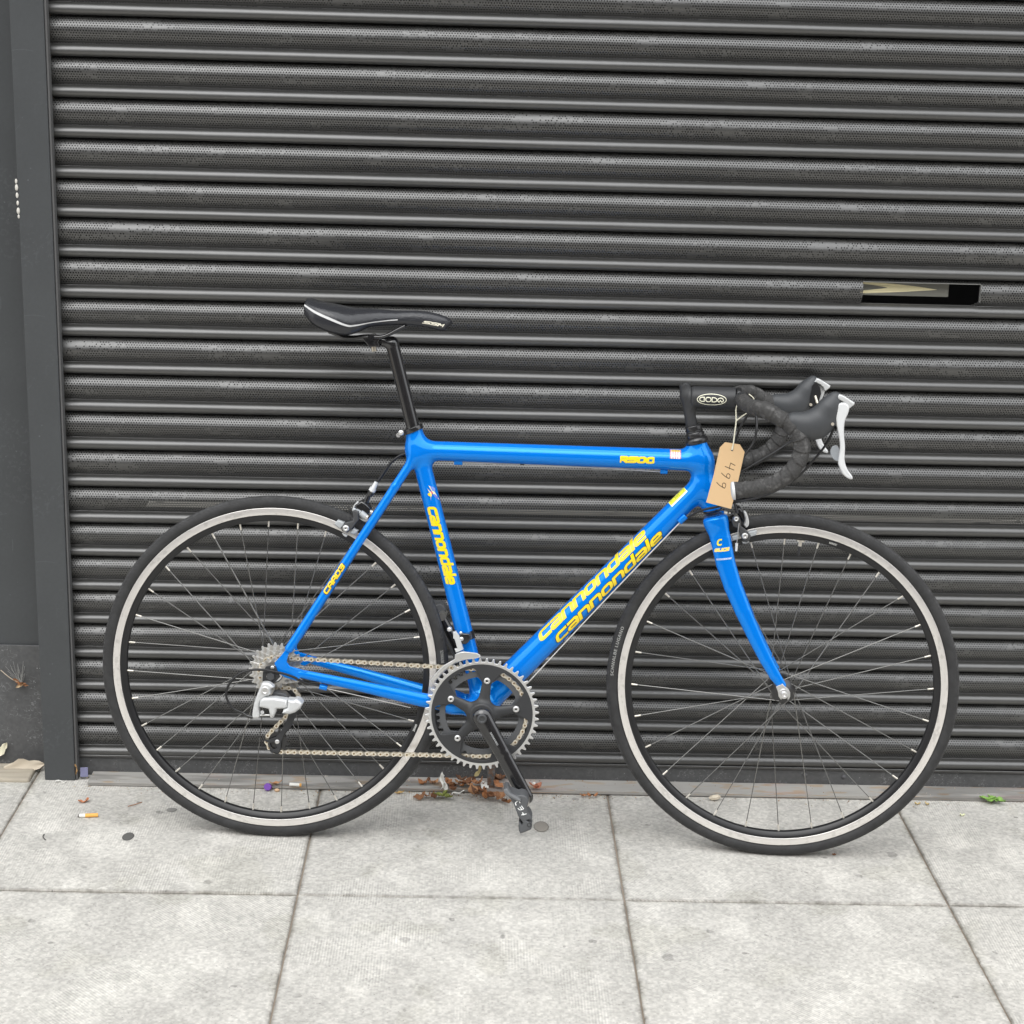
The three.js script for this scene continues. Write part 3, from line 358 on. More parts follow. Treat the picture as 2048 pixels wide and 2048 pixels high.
// --- seat collar, post, saddle
{
  const ax = [-0.2647, 0.9643, 0], top = [0.2575, 0.8075, 0], g = group('seat_collar', BIKE);
  mesh('band', latheOn([[0.0165, -0.004], [0.0185, -0.004], [0.0195, -0.003], [0.0195, 0.004], [0.0187, 0.0052], [0.0135, 0.0052]], [top[0], top[1], 0], [-0.4, 0.916, 0.02], 40), gloss, g);
  mesh('collar_bolt', merge([cyl([0.2305, 0.797, -0.012], [0.2305, 0.797, 0.016], 0.0042), latheOn([[0, 0.004], [0.004, 0.003], [0.0055, 0.001], [0.0055, -0.003]], [.2356,.8022,.018], [0, 0, 1], 20)]), silver, g);
  const sp = group('seat_post', BIKE), P = (t) => [top[0] + ax[0] * t, top[1] + ax[1] * t, 0];
  mesh('tube', cyl(P(-0.02), P(0.163), 0.0127, 0.0127, 40), gloss, sp);
  const hp = P(0.163), cl = [.1775,.9718,0];
  mesh('head', nets(blend(0.008, cone(P(0.15), P(0.166), 0.0125, 0.0118), cone(P(0.168), [cl[0] + 0.006, cl[1] + 0.002, 0], 0.011, 0.008)), ...bounds([P(0.15), P(0.168), cl], 0.02), 0.0016), gloss, sp);
  mesh('clamp', merge([soft(plate([[.1601,.9819,0],[.1929,.9839,0],[.194,.9781,0],[.1893,.9702,0],[.1924,.9625,0],[.1719,.9609,0],[.1668,.9676,0],[.1609,.9732,0]], -0.021, 0.021, 0.003)), cyl([cl[0] - 0.001, cl[1] + 0.0075, -0.027], [cl[0] - 0.001, cl[1] + 0.0075, 0.027], 0.006)]), gloss, sp);
  mesh('clamp_bolt', cyl([.1787,.9621,0], [.1802,.9524,0], 0.0052, 0.0052, 6), brass, sp);
  const sd = group('saddle', BIKE); sd.userData.label = 'narrow black racing saddle with a pale side stripe';
  const rail = (s) => tube([[.0961,.9875,.022],[.1137,.9822,.022],[.1254,.9776,.022],[.141,.9773,.022],[.1603,.98,.022],[.1953,.9811,.022],[.2068,.9848,.022],[.2241,.9944,.022],[.2394,1.0025,.022]].map((p) => [p[0], p[1], p[2] * s]), 0.0034, 60, 10);
  for (const s of [1, -1]) mesh('rail', rail(s), gloss, sd);
  // cross sections from the back to the nose: [edge u, edge v, half width] and the skirt's lower edge
  const E = [[.0537,1.0382,.045],[.0769,1.0267,.062],[.1076,1.0145,.068],[.1363,1.0036,.066],[.1524,1.0038,.057],[.1812,1.0091,.04],[.2186,1.0142,.029],[.2567,1.0164,.0235],[.2856,1.0141,.021],[.3106,1.0104,.0175],[.3217,1.0095,.009]];
  const Lw = [[.0526,1.0194,.044],[.0718,1.0014,.06],[.1017,.9882,.064],[.1322,.9832,.058],[.1525,.9882,.047],[.1766,.999,.032],[.2143,1.0031,.023],[.2566,1.0039,.019],[.2856,1,.017],[.3084,.9957,.014],[.3174,.9996,.006]];
  const rise = [0.012, 0.0175, 0.026, 0.033, 0.033, 0.026, 0.0185, 0.017, 0.0165, 0.013, 0.006];
  const curveOf = (a, k) => new THREE.CatmullRomCurve3(a.map((p) => new THREE.Vector3(...p)), false, 'catmullrom', 0.5);
  const ce = curveOf(E), cw = curveOf(Lw), cr = curveOf(rise.map((r, i) => [i, r, 0])), N = 80, K = 28, P2 = [], U2 = [], I2 = [];
  const ringAt = (t) => { const e = ce.getPoint(t), l = cw.getPoint(t), r = cr.getPoint(t).y, pts = []; for (let k = 0; k <= K; k++) { const s = k / K * 2 - 1, sg = Math.sign(s), a = Math.abs(s); let p; if (a > 0.62) { const q = (a - 0.62) / 0.38; p = [lerp(e.x, l.x, q), lerp(e.y, l.y, q) , lerp(e.z, l.z, q) + 0.0022 * Math.sin(q * Math.PI)]; } else { const q = a / 0.62, z = Math.sin(q * Math.PI / 2), y = Math.sqrt(Math.max(0, 1 - Math.pow(z, 2.6))); p = [e.x + 0.004 * (1 - q), e.y + r * y * (1 - 0.18 * Math.exp(-q * q * 12)), e.z * z]; } pts.push([p[0], p[1], p[2] * sg]); } return pts; };
  for (let i = 0; i <= N; i++) ringAt(i / N).forEach((p, k) => { P2.push(...p); U2.push(i / N, k / K); });
  for (let i = 0; i < N; i++) for (let k = 0; k < K; k++) { const a = i * (K + 1) + k, b = a + 1, c = a + K + 1, d = c + 1; I2.push(a, c, b, b, c, d); }
  { const cap = (i, f) => { const base = P2.length / 3; let sx = 0, sy = 0; for (let k = 0; k <= K; k++) { sx += P2[(i * (K + 1) + k) * 3]; sy += P2[(i * (K + 1) + k) * 3 + 1]; } P2.push(sx / (K + 1) + (f ? 0.004 : -0.006), sy / (K + 1), 0); U2.push(0, 0); for (let k = 0; k < K; k++) { const a = i * (K + 1) + k; f ? I2.push(a, base, a + 1) : I2.push(a, a + 1, base); } }; cap(0, false); cap(N, true); for (let i = 0; i < N; i++) { const a = i * (K + 1), b = a + K, c = a + K + 1, d = c + K; I2.push(a, b, c, b, d, c); } }
  const sg = new THREE.BufferGeometry(); sg.setAttribute('position', new THREE.Float32BufferAttribute(P2, 3)); sg.setAttribute('uv', new THREE.Float32BufferAttribute(U2, 2)); sg.setIndex(I2); sg.computeVertexNormals();
  const leather = std({ rgb: [0.026, 0.027, 0.031], roughness: 0.24, bumpMap: tex(256, 256, (u, v) => grey(fbm(u, v, 90, 60, 2, 2))), bumpScale: 0.0003, side: THREE.DoubleSide });
  mesh('cover', sg, leather, sd);
  const stripe = (t0, t1, dv, h, lift, z = 1) => grid(60, 2, (u, v) => { const t = lerp(t0, t1, u), e = ce.getPoint(t), l = cw.getPoint(t), q = dv + h * v; return [lerp(e.x, l.x, q), lerp(e.y, l.y, q), (lerp(e.z, l.z, q) + 0.0022 * Math.sin(q * Math.PI) + lift) * z]; });
  mesh('stripe', stripe(0, 0.62, 0.02, 0.17, 0.0012), std({ rgb: [0.62, 0.62, 0.62], roughness: 0.4, side: THREE.DoubleSide }), sd, 'thin silver white stripe along the saddle edge');
  mesh('lettering', stripe(0.745, 0.92, 0.02, 0.62, 0.001), decalMat((() => { const c = words('SSM', { w: 300, h: 100, size: 50, wide: 1.3, gap: 0.45, lw: 0.34, out: 0, edge: null, fill: '#e9e4d2', skew: 0.5 }); const d = document.createElement('canvas'); d.width = 300; d.height = 100; const x = d.getContext('2d'); x.translate(0, 100); x.scale(1, -1); x.drawImage(c, 0, 0); return d; })(), 0.5, 0), sd, 'small white lettering on the saddle nose');
}
// --- headset, stem (steered)
{
  const hs = front('headset'), axis = [-0.2647, 0.9643, 0], at = (p, t) => [p[0] + axis[0] * t, p[1] + axis[1] * t, 0];
  const b0 = [-.1825,.4632,0], f0 = [-.1476,.3377,0];
  mesh('bearing_cup', latheOn([[0.0165, -0.002], [0.0205, -0.001], [0.0222, 0.003], [0.0218, 0.0075], [0.019, 0.0105], [0.0165, 0.012], [0.012, 0.013]], b0, axis), black, hs);
  mesh('top_race', latheOn([[0.0165, 0.0115], [0.0178, 0.014], [0.0168, 0.0205], [0.015, 0.022], [0.012, 0.022]], b0, axis, 24), black, hs);
  mesh('lock_nut', latheOn([[0.011, 0.0245], [0.0172, 0.0245], [0.0176, 0.026], [0.0176, 0.0325], [0.0168, 0.0345], [0.0118, 0.0355]], b0, axis, 6).toNonIndexed(), black, hs);
  mesh('washer', latheOn([[0.012, 0.0215], [0.0158, 0.0215], [0.0158, 0.0245], [0.012, 0.0245]], b0, axis, 32), satin, hs);
  mesh('crown_race', latheOn([[0.014, -0.004], [0.0182, -0.004], [0.0186, -0.001], [0.0178, 0.004], [0.0185, 0.006], [0.018, 0.009], [0.013, 0.0095]], f0, axis), gloss, hs);
  const st = front('stem'), q0 = [-.1925,.4907,0], q1 = [-.2088,.5707,0], s0 = [-.1993,.5486,0], s1 = [-.1124,.5495,0];
  mesh('quill', nets(blend(0.012, rod([-.2106,.5735,0], q0, 0.0106, 0.0111), cone([-.2041,.5505,0], [-.1922,.5477,0], 0.0105, 0.0195)), ...bounds([q0, q1, s0], 0.03), 0.002), satin, st);
  const dir = [s1[0] - s0[0], s1[1] - s0[1], 0], dl = Math.hypot(dir[0], dir[1]);
  mesh('extension', latheOn([[0, 0.001], [0.018, 0.001], [0.0205, 0.004], [0.0212, 0.008], [0.0212, dl - 0.004], [0.0206, dl - 0.0015], [0, dl - 0.0015]], s0, dir, 48), satin, st);
  mesh('bar_clamp', latheOn([[0, dl - 0.001], [0.0195, dl - 0.001], [0.0212, dl + 0.001], [0.0212, dl + 0.006], [0.0195, dl + 0.0085], [0, dl + 0.0085]], s0, dir, 48), black, st);
  mesh('quill_bolt', latheOn([[0, 0.002], [0.006, 0.0015], [0.0068, 0], [0.0068, -0.006]], [-.2098,.5743,0], axis, 20), satin, st);
  const c = document.createElement('canvas'); c.width = 512; c.height = 192; { const x = c.getContext('2d'); x.strokeStyle = '#f1efd8'; x.lineWidth = 11; x.beginPath(); x.ellipse(256, 96, 240, 84, 0, 0, 7); x.stroke(); x.lineJoin = 'round'; x.lineWidth = 15; const S = (d) => x.stroke(new Path2D(d));
    // the word CODA in outlined oval letters, upside down as the stem is mounted
    x.lineWidth = 14; S('M132,62 L132,126 L100,126 Q56,118 56,92 Q60,66 100,62 Z'); S('M200,64 Q244,64 244,96 Q244,126 200,128 Q156,126 156,96 Q156,64 200,64 Z'); S('M262,66 L300,66 Q342,76 342,99 Q340,124 300,130 L262,128 Z'); S('M352,108 Q362,70 404,70 Q448,74 452,108 L424,132 L402,104 L378,132 Z'); }
    mesh('logo', wrap(s0, s1, 0.0212, 0.0212, 0.13, 0.79, -0.62, 0.5), decalMat(c, 0.45, 0), st, 'pale oval maker badge on the stem');
}
// --- handlebar
{
  const hb = front('handlebar'); hb.userData.label = 'drop handlebar wrapped in black tape';
  const c0 = [-.1039,.5502,0], half = (s) => [[c0[0], c0[1], 0.012 * s], [c0[0], c0[1], 0.07 * s], [c0[0] + 0.002, c0[1], 0.13 * s], [c0[0] + 0.0135, c0[1] - 0.002, 0.172 * s], ...[[-.0728,.5471,.193],[-.0527,.537,.199],[-.0333,.5261,.2],[-.0157,.5108,.202],[-.0066,.4946,.204],[-.0063,.4724,.205],[-.0159,.45,.207],[-.0329,.4306,.208],[-.0573,.4162,.209],[-.089,.408,.21],[-.1219,.403,.21]].map((p) => [p[0], p[1], p[2] * s])];
  const tapeMap = tex(512, 512, (u, v) => { const c = 0.3 + 0.12 * (fbm(u, v, 30, 30, 3, 4) - 0.5) + 0.12 * sst(0.55, 0.75, fbm(u, v, 8, 8, 5, 4)); return [c, c * 0.99, c * 0.98]; }, true, [1, 5]);
  const tape = std({ map: tapeMap, rgb: [0.62, 0.62, 0.62], roughness: 0.8, bumpMap: tex(256, 256, (u, v) => grey(fbm(u, v, 40, 40, 9, 3)), false, [1, 5]), bumpScale: 0.0008 });
  const sweep = (pts, from, r0, turn) => { const cv = new THREE.CatmullRomCurve3(pts.map(V), false, 'centripetal'), L = cv.getLength(), N = 420, R = 26, fr = cv.computeFrenetFrames(N, false); const g = grid(R, N, (a, t) => { const tt = lerp(from, 1, t), i = Math.round(t * N), p = cv.getPointAt(tt), an = a * Math.PI * 2; const fi = Math.min(N, Math.round(tt * N)), ph = ((tt * L / 0.0205 + turn * a + 0.3 * Math.sin(an + tt * 9)) % 1 + 1) % 1; const r = lerp(0.0129, r0, sst(0.25, 0.5, tt)) + 0.0019 * (ph < 0.93 ? ph - 0.5 : lerp(0.43, -0.5, (ph - 0.93) / 0.07)) + 0.0003 * Math.sin(tt * 60 + an * 2); const n = fr.normals[fi], b = fr.binormals[fi]; return [p.x + (n.x * Math.cos(an) + b.x * Math.sin(an)) * r, p.y + (n.y * Math.cos(an) + b.y * Math.sin(an)) * r, p.z + (n.z * Math.cos(an) + b.z * Math.sin(an)) * r]; }); return g; };
  for (const s of [1, -1]) {
    mesh('bar_tape', sweep(half(s), 0.05, 0.0149, s), tape, hb);
    const e = half(s).at(-1), e1 = half(s).at(-2); const dd = [e[0] - e1[0], e[1] - e1[1], e[2] - e1[2]];
    mesh('bar_end_plug', latheOn([[0.0162, -0.002], [0.0164, 0.0015], [0.0145, 0.0035], [0.008, 0.0048], [0, 0.005]], e, dd, 28), white, hb);
  }
  mesh('bar_centre', cyl([c0[0], c0[1], -0.055], [c0[0], c0[1], 0.055], 0.0135, 0.0135, 28), satin, hb);
  // brake and shift levers
  const lever = (s) => {
    const lv = front('brake_lever'); lv.userData.label = s > 0 ? 'near white brake lever on a black rubber hood' : 'far white brake lever on a black rubber hood';
    const m = (p) => p.map((q) => [q[0], q[1], q[2] * s]);
    const [a, b, c, d, e, h, i, j] = m([[-.0214,.5279,.2],[.0056,.5259,.2],[.0259,.5377,.2],[.0393,.5573,.2],[.0487,.5737,.2],[-.0036,.5124,.2],[.0218,.5214,.2],[.041,.5352,.2]]);
    const hood = blend(0.014, cone(a, b, 0.0175, 0.0178, 0.85), cone(b, c, 0.0178, 0.0172, 0.85), cone(c, d, 0.0172, 0.0155, 0.85), cone(d, e, 0.0155, 0.0105, 0.9), cone(h, i, 0.0155, 0.0165, 0.8), cone(i, j, 0.0165, 0.012, 0.8));
    mesh('hood', nets(hood, ...bounds([a, b, c, d, e, h, i, j], 0.026), 0.002), hoodRubber, lv);
    const z = (a0, b0) => (s > 0 ? [a0, b0] : [-b0, -a0]);
    mesh('lever_blade', soft(plate([[.0512,.5562,.205],[.0537,.5633,.205],[.0615,.5662,.205],[.0702,.5625,.205],[.0726,.5559,.205],[.0711,.5468,.205],[.0667,.5346,.205],[.0661,.5125,.205],[.0693,.4884,.205],[.0704,.4622,.205],[.0768,.4472,.205],[.0854,.4354,.205],[.0851,.4313,.205],[.0791,.4317,.205],[.0687,.4388,.205],[.061,.4527,.205],[.059,.4597,.205],[.0606,.4881,.205],[.056,.5121,.205],[.0509,.5321,.205],[.0499,.5441,.205]], ...z(0.198, 0.212), 0.0035, [], true)), white, lv);
    mesh('lever_cap', soft(plate([[.0539,.5807,.2],[.0624,.5778,.2],[.0819,.5665,.2],[.0811,.5624,.2],[.072,.5549,.2],[.0676,.5627,.2],[.0614,.5677,.2],[.0496,.5725,.2]], ...z(0.186, 0.21), 0.003)), castGrey, lv);
    mesh('shift_paddle', soft(plate([[.048,.4867,.2],[.0565,.489,.2],[.0607,.4815,.2],[.0614,.4694,.2],[.059,.4616,.2],[.0534,.463,.2],[.0469,.4708,.2],[.0453,.4789,.2]], ...z(0.196, 0.2), 0.001, [], true)), greyPlastic, lv);
    mesh('pivot_pin', cyl(...(() => { const p = [.0447,.5281,.2]; return [[p[0], p[1], s * 0.18], [p[0], p[1], s * 0.2165]]; })(), 0.0028), brass, lv);
    mesh('lever_body', soft(plate([[.0416,.5594,.2],[.051,.5698,.2],[.0557,.5559,.2],[.0533,.5276,.2],[.0438,.5192,.2],[.0374,.5271,.2]], ...z(0.188, 0.211), 0.003)), darkGrey, lv);
    if (s < 0) { mesh('mechanism', merge([soft(plate([[.0452,.5656,.2],[.0527,.5738,.2],[.0613,.5621,.2],[.064,.5502,.2],[.0575,.5238,.2],[.0478,.5194,.2],[.0427,.5393,.2]], -0.193, -0.182, 0.001)), cyl([.0869,.5233,-.184].map((v, k) => (k === 2 ? -0.184 : v)), [.097,.5011,-.184].map((v, k) => (k === 2 ? -0.182 : v)), 0.004)]), black, lv); mesh('spring_pin', cyl([[.0523,.5457,.2][0], [.0523,.5457,.2][1], -0.183], [[.0571,.5318,.2][0], [.0571,.5318,.2][1], -0.179], 0.0025), brass, lv); }
  };
  lever(1); lever(-1);
}
// --- fork
{
  const fk = front('fork'); fk.userData.label = 'glossy blue fork with curved wide blades';
  const pt = [[-.1412,.3236,.026],[-.1305,.2841,.031],[-.1196,.2409,.035],[-.104,.1979,.04],[-.0825,.1515,.045],[-.0573,.1011,.048],[-.0355,.0614,.05],[-.0178,.0325,.051],[-.0041,.0143,.051]];
  const rr = [0.0203, 0.0196, 0.0184, 0.0172, 0.0155, 0.0135, 0.0122, 0.0108, 0.0085];
  const blade = (s) => blend(0.0005, ...pt.slice(0, -1).map((p, i) => cone([p[0], p[1], p[2] * s], [pt[i + 1][0], pt[i + 1][1], pt[i + 1][2] * s], rr[i], rr[i + 1], 0.62)));
  const b1 = blade(1), b2 = blade(-1), cr = [-.1425,.3227,0], crown = cone([cr[0], cr[1] - 0.004, -0.02], [cr[0], cr[1] - 0.004, 0.02], 0.0195, 0.0195), f = (x, y, z) => { const d = smin(smin(b1(x, y, z), crown(x, y, z), 0.014), b2(x, y, z), 0.004), top = ((x - cr[0]) * -0.2647 + (y - cr[1]) * 0.9643) - 0.0062; return smin(-smin(-d, -top, 0.006), 9, 0.001); };
  const [g1, g2, g3] = nets(f, ...bounds([...pt, ...pt.map((p) => [p[0], p[1], -p[2]]), cr], 0.03), 0.0025, (x, y, z) => (y > cr[1] - 0.016 && Math.abs(z) < 0.03 && y > cr[1] - 0.02 ? 0 : z > 0 ? 1 : 2), 3);
  mesh('crown', g1, blue, fk); mesh('fork_blade', g2, blue, fk); mesh('fork_blade', g3, blue, fk);
  for (const s of [1, -1]) mesh('dropout', soft(plate([[-.0152,.0121,.053],[-.004,.0197,.053],[.001,.014,.053],[.0081,.0087,.053],[.0118,.0025,.053],[.0122,-.0052,.053],[.0101,-.0109,.053],[.0064,-.0111,.053],[.0088,-.0054,.053],[.0078,.0016,.053],[.0028,.0049,.053],[-.0038,.0025,.053],[-.0063,-.0033,.053],[-.0031,-.0112,.053],[-.0051,-.012,.053],[-.0095,-.0062,.053],[-.0113,.0021,.053],[-.0133,.0077,.053]], s > 0 ? 0.0505 : -0.0565, s > 0 ? 0.0565 : -0.0505, 0.0012)), silver, fk, 'bare silver dropout at the blade tip');
  const ctr = (t) => { const n = pt.length - 1, i = Math.min(n - 1, Math.floor(t * n)); return [0, 1, 2].map((k) => lerp(pt[i][k], pt[i + 1][k], t * n - i)); };
  const badge = (c, x0, y0, x1, y1) => { const g = grid(10, 10, (u, v) => { const x = lerp(x0, x1, u), y = lerp(y0, y1, v) + (u - 0.5) * 0.0042; let z = 0.075; while (z > 0.033 && f(x, y, z) > 0) z -= 0.0003; return [x, y, z + 0.0007]; }); return g; };
  const q = (a, b) => [a[0], b[1], b[0], a[1]];
  const c1 = document.createElement('canvas'); c1.width = 128; c1.height = 128; { const x = c1.getContext('2d'); x.font = 'bold 128px sans-serif'; x.fillStyle = '#f2e21c'; x.strokeStyle = '#d9d27a'; x.lineWidth = 6; x.textAlign = 'center'; x.textBaseline = 'middle'; x.strokeText('C', 64, 66); x.fillText('C', 64, 66); }
  mesh('lettering', badge(c1, ...q([-.142,.2902,.045], [-.1258,.2736,.045])), decalMat(c1), fk, 'yellow letter badge on the fork blade');
  const c2 = words('SLICE', { w: 384, h: 140, size: 66, wide: 0.95, gap: 0.42, lw: 0.36, out: 0.3, fill: '#f4d000', edge: '#f0ead0', skew: 0.3 });
  mesh('lettering', badge(c2, ...q([-.1421,.2729,.045], [-.1142,.2638,.045])), decalMat(c2), fk, 'yellow lettering on the fork blade');
  const c3 = document.createElement('canvas'); c3.width = 256; c3.height = 48; { const x = c3.getContext('2d'); x.fillStyle = 'rgba(205,228,250,.75)'; x.fillRect(2, 10, 252, 34); x.fillStyle = '#7f97c8'; for (let i = 0; i < 24; i++) if (hash2(i, 3, 3) > 0.3) x.fillRect(8 + i * 10, 17, 4 + 4 * hash2(i, 1, 1), 16); }
  mesh('sticker', badge(c3, ...q([-.1381,.2537,.045], [-.1093,.249,.045])), decalMat(c3), fk, 'small pale worn sticker on the fork blade');
}
// --- wheels
const wheelMats = {};
function makeWheel(wheel, N, phase, rear, textAngle, word) {
  const tyreProf = []; for (let i = 0; i <= 28; i++) { const a = lerp(-2.35, 2.35, i / 28) ; tyreProf.push([0.3232 + 0.0128 * Math.cos(a), 0.0124 * Math.sin(a)]); }
  if (!wheelMats.tyre) {
  const tm = tex(1024, 128, (u, v) => { const side = Math.abs(v - 0.5) * 2; let c = 0.165 + 0.03 * (fbm(u, v, 80, 6, 5, 3) - 0.5) + 0.025 * sst(0.5, 0.7, fbm(u, v, 24, 3, 15, 4)) ; if (side < 0.34) c += 0.03 + 0.04 * sst(0.45, 0.7, fbm(u, v, 200, 10, 9, 2)); return [c, c * 1.0, c * 1.01]; }, true, [4, 1]);
  const tb = tex(512, 128, (u, v) => { const side = Math.abs(v - 0.5) * 2; return grey(0.5 + (side > 0.3 && side < 0.5 ? 0.3 * Math.sign(Math.sin(u * 6.2832 * 40 + (v - 0.5) * 30)) : 0) + 0.2 * (fbm(u, v, 100, 20, 7, 2) - 0.5)); }, false, [6, 1]);
    wheelMats.tyre = std({ map: tm, bumpMap: tb, bumpScale: 0.0006, roughness: 0.72 });
    wheelMats.track = std({ map: tex(1024, 64, (u, v) => { let c = 0.93 + 0.05 * (fbm(u, v, 40, 30, 3, 3) - 0.5) - 0.07 * sst(0.56, 0.75, fbm(u, v, 60, 6, 6, 4)); return [c, c * 0.985, c * 0.965]; }, true, [3, 1]), metalness: 0.65, roughness: 0.27 });
  }
  mesh('tyre', lathe(tyreProf, 180), wheelMats.tyre, wheel);
  const rimDark = std({ rgb: [0.011, 0.011, 0.012], roughness: 0.35 });
  mesh('rim', lathe([[0.3135, -0.0098], [0.2985, -0.0098], [0.2955, -0.009], [0.2885, -0.0062], [0.2876, -0.004], [0.2876, 0.004], [0.2885, 0.0062], [0.2955, 0.009], [0.2985, 0.0098], [0.3135, 0.0098]], 180), rimDark, wheel);
  const tk = wheelMats.track;
  for (const s of [1, -1]) mesh('brake_track', lathe(s > 0 ? [[0.3, 0.0097], [0.3006, 0.0108], [0.3128, 0.0112], [0.3136, 0.0098]] : [[0.3136, -0.0098], [0.3128, -0.0112], [0.3006, -0.0108], [0.3, -0.0097]], 180), tk, wheel);
  // hub
  const zr = rear ? 0.016 : 0.034, zl = -0.035, fr = rear ? 0.023 : 0.0205;
  mesh('hub', merge([lathe([[0, zl - 0.012], [0.008, zl - 0.012], [0.011, zl - 0.003], [fr + 0.003, zl - 0.0015], [fr + 0.003, zl + 0.0015], [0.012, zl + 0.006], [0.0095, 0], [0.012, zr - 0.006], [fr + 0.003, zr - 0.0015], [fr + 0.003, zr + 0.0015], [0.011, zr + 0.003], [0.008, rear ? 0.058 : zr + 0.014], [0, rear ? 0.058 : zr + 0.014]], 40)]), black, wheel);
  mesh('axle', cyl([0, 0, rear ? -0.078 : -0.062], [0, 0, rear ? 0.074 : 0.062], 0.0046), steel, wheel);
  if (!rear) { mesh('axle_nut', merge([latheOn([[0.0095, 0], [0.0095, 0.0035], [0.0088, 0.0045], [0, 0.0045]], [0, 0, 0.0562], [0, 0, 1], 24), latheOn([[0.0062, 0], [0.0062, 0.0085], [0.0055, 0.01], [0.0022, 0.01], [0.0018, 0.0085], [0, 0.0085]], [0, 0, 0.0605], [0, 0, 1], 24)]), silver, wheel);
    mesh('release_lever', merge([cyl([0, 0, -0.058], [0, 0, -0.074], 0.009), tube([[0, 0, -0.07], [-0.012, 0.02, -0.078], [-0.024, 0.05, -0.077]], 0.004, 16, 8)]), black, wheel); }
  else mesh('axle_nut', merge([latheOn([[0.0082, 0], [0.0082, 0.006], [0.0074, 0.007], [0.003, 0.0072], [0, 0.0068]], [0.0035, 0.0005, 0.0705], [0, 0, 1], 6)]), darkGrey, wheel);
  // spokes, crossed three times
  const rimR = 0.2885, spokes = {};
  for (let i = 0; i < N; i++) {
    const a = phase + i / N * Math.PI * 2, right = i % 2 === 0, lead = (i >> 1) % 2 === 0, z = right ? zr : zl, hubA = a + (lead ? 1 : -1) * (rear ? 1.25 : 1.22);
    const key = right + '' + lead;
    if (!spokes[key]) { const p = [fr * Math.cos(hubA - a), fr * Math.sin(hubA - a), z + (lead ? 0.0015 : -0.0015)], q = [rimR - 0.004, 0, right ? 0.0012 : -0.0012]; const d = [q[0] - p[0], q[1] - p[1], q[2] - p[2]], l = Math.hypot(...d); spokes[key] = [cyl(p, q, 0.00095, 0.00095, 6), cyl([q[0] - d[0] / l * 0.0085, q[1] - d[1] / l * 0.0085, q[2] - d[2] / l * 0.0085], [q[0] + d[0] / l * 0.006, q[1] + d[1] / l * 0.006, q[2] + d[2] / l * 0.006], 0.0017, 0.0021, 8)]; }
    const special = rear && i === Math.round(((2.06 - phase) / (Math.PI * 2)) * N + N) % N;
    const s = mesh('spoke', special ? merge([cyl([fr * Math.cos(hubA - a), fr * Math.sin(hubA - a), z], [rimR - 0.004, 0, 0.0012], 0.0015, 0.0015, 8)]) : spokes[key][0], spokeMat, wheel, special ? 'thicker flat spoke' : null); s.rotation.z = a;
    const nn = mesh('nipple', spokes[key][1], brass2, wheel); nn.rotation.z = a;
  }
  // printed word on the sidewall, a small print on the rim
  const ring = (a0, a1, p0, p1, rc, rx, lift) => grid(60, 6, (u, v) => { const a = lerp(a0, a1, u), p = lerp(p0, p1, v), r = rc + (rx + lift) * Math.cos(p), z = (rx - 0.0004 + lift) * Math.sin(p); return [r * Math.cos(a), r * Math.sin(a), z]; });
  mesh('lettering', ring(...textAngle, 1.75, 1.0, 0.3232, 0.0128, 0.0003), decalMat(plain(word, { w: 1024, h: 64, px: 54, color: '#8f8f8c', sx: 1.15 }), 0.7, 0), wheel, 'pale tyre lettering on the sidewall');
}
const brass2 = std({ rgb: [0.78, 0.74, 0.66], metalness: 0.65, roughness: 0.275 });
{
  const rw = group('wheel', BIKE); rw.userData.label = 'rear wheel'; rw.position.set(0, 0.336, 0);
  makeWheel(rw, 32, 3.196, true, [0.235, -0.01], 'SCHWALBE');
  const fw = front('wheel'); fw.userData.label = 'front wheel';
  makeWheel(fw, 28, 3.173, false, [3.225, 2.7], 'SCHWALBE LUGANO');
  const a = 1.498, rim = 0.287; mesh('valve', merge([cyl([rim * Math.cos(a), rim * Math.sin(a), 0.002], [(rim - 0.012) * Math.cos(a), (rim - 0.012) * Math.sin(a), 0.002], 0.0036), cyl([rim * Math.cos(a), rim * Math.sin(a), 0.002], [(rim - 0.003) * Math.cos(a), (rim - 0.003) * Math.sin(a), 0.002], 0.008)]), brass2, fw); mesh('valve_stem', cyl([(rim - 0.012) * Math.cos(a), (rim - 0.012) * Math.sin(a), 0.002], [(rim - 0.03) * Math.cos(a), (rim - 0.03) * Math.sin(a), 0.002], 0.0024), satin, fw);
  const rp = (w, a0, a1, txt) => mesh('print', grid(20, 2, (u, v) => { const an = lerp(a0, a1, u), r = lerp(0.2912, 0.2968, v), z = lerp(0.0075, 0.0096, v) + 0.0006; return [r * Math.cos(an), r * Math.sin(an), z]; }), decalMat(plain(txt, { w: 256, h: 32, px: 30, color: '#dcdcd8' }), 0.5, 0), w); rp(fw, 1.36, 1.22, 'MAVIC'); rp(rw, -0.3, -0.44, 'MAVIC');
}
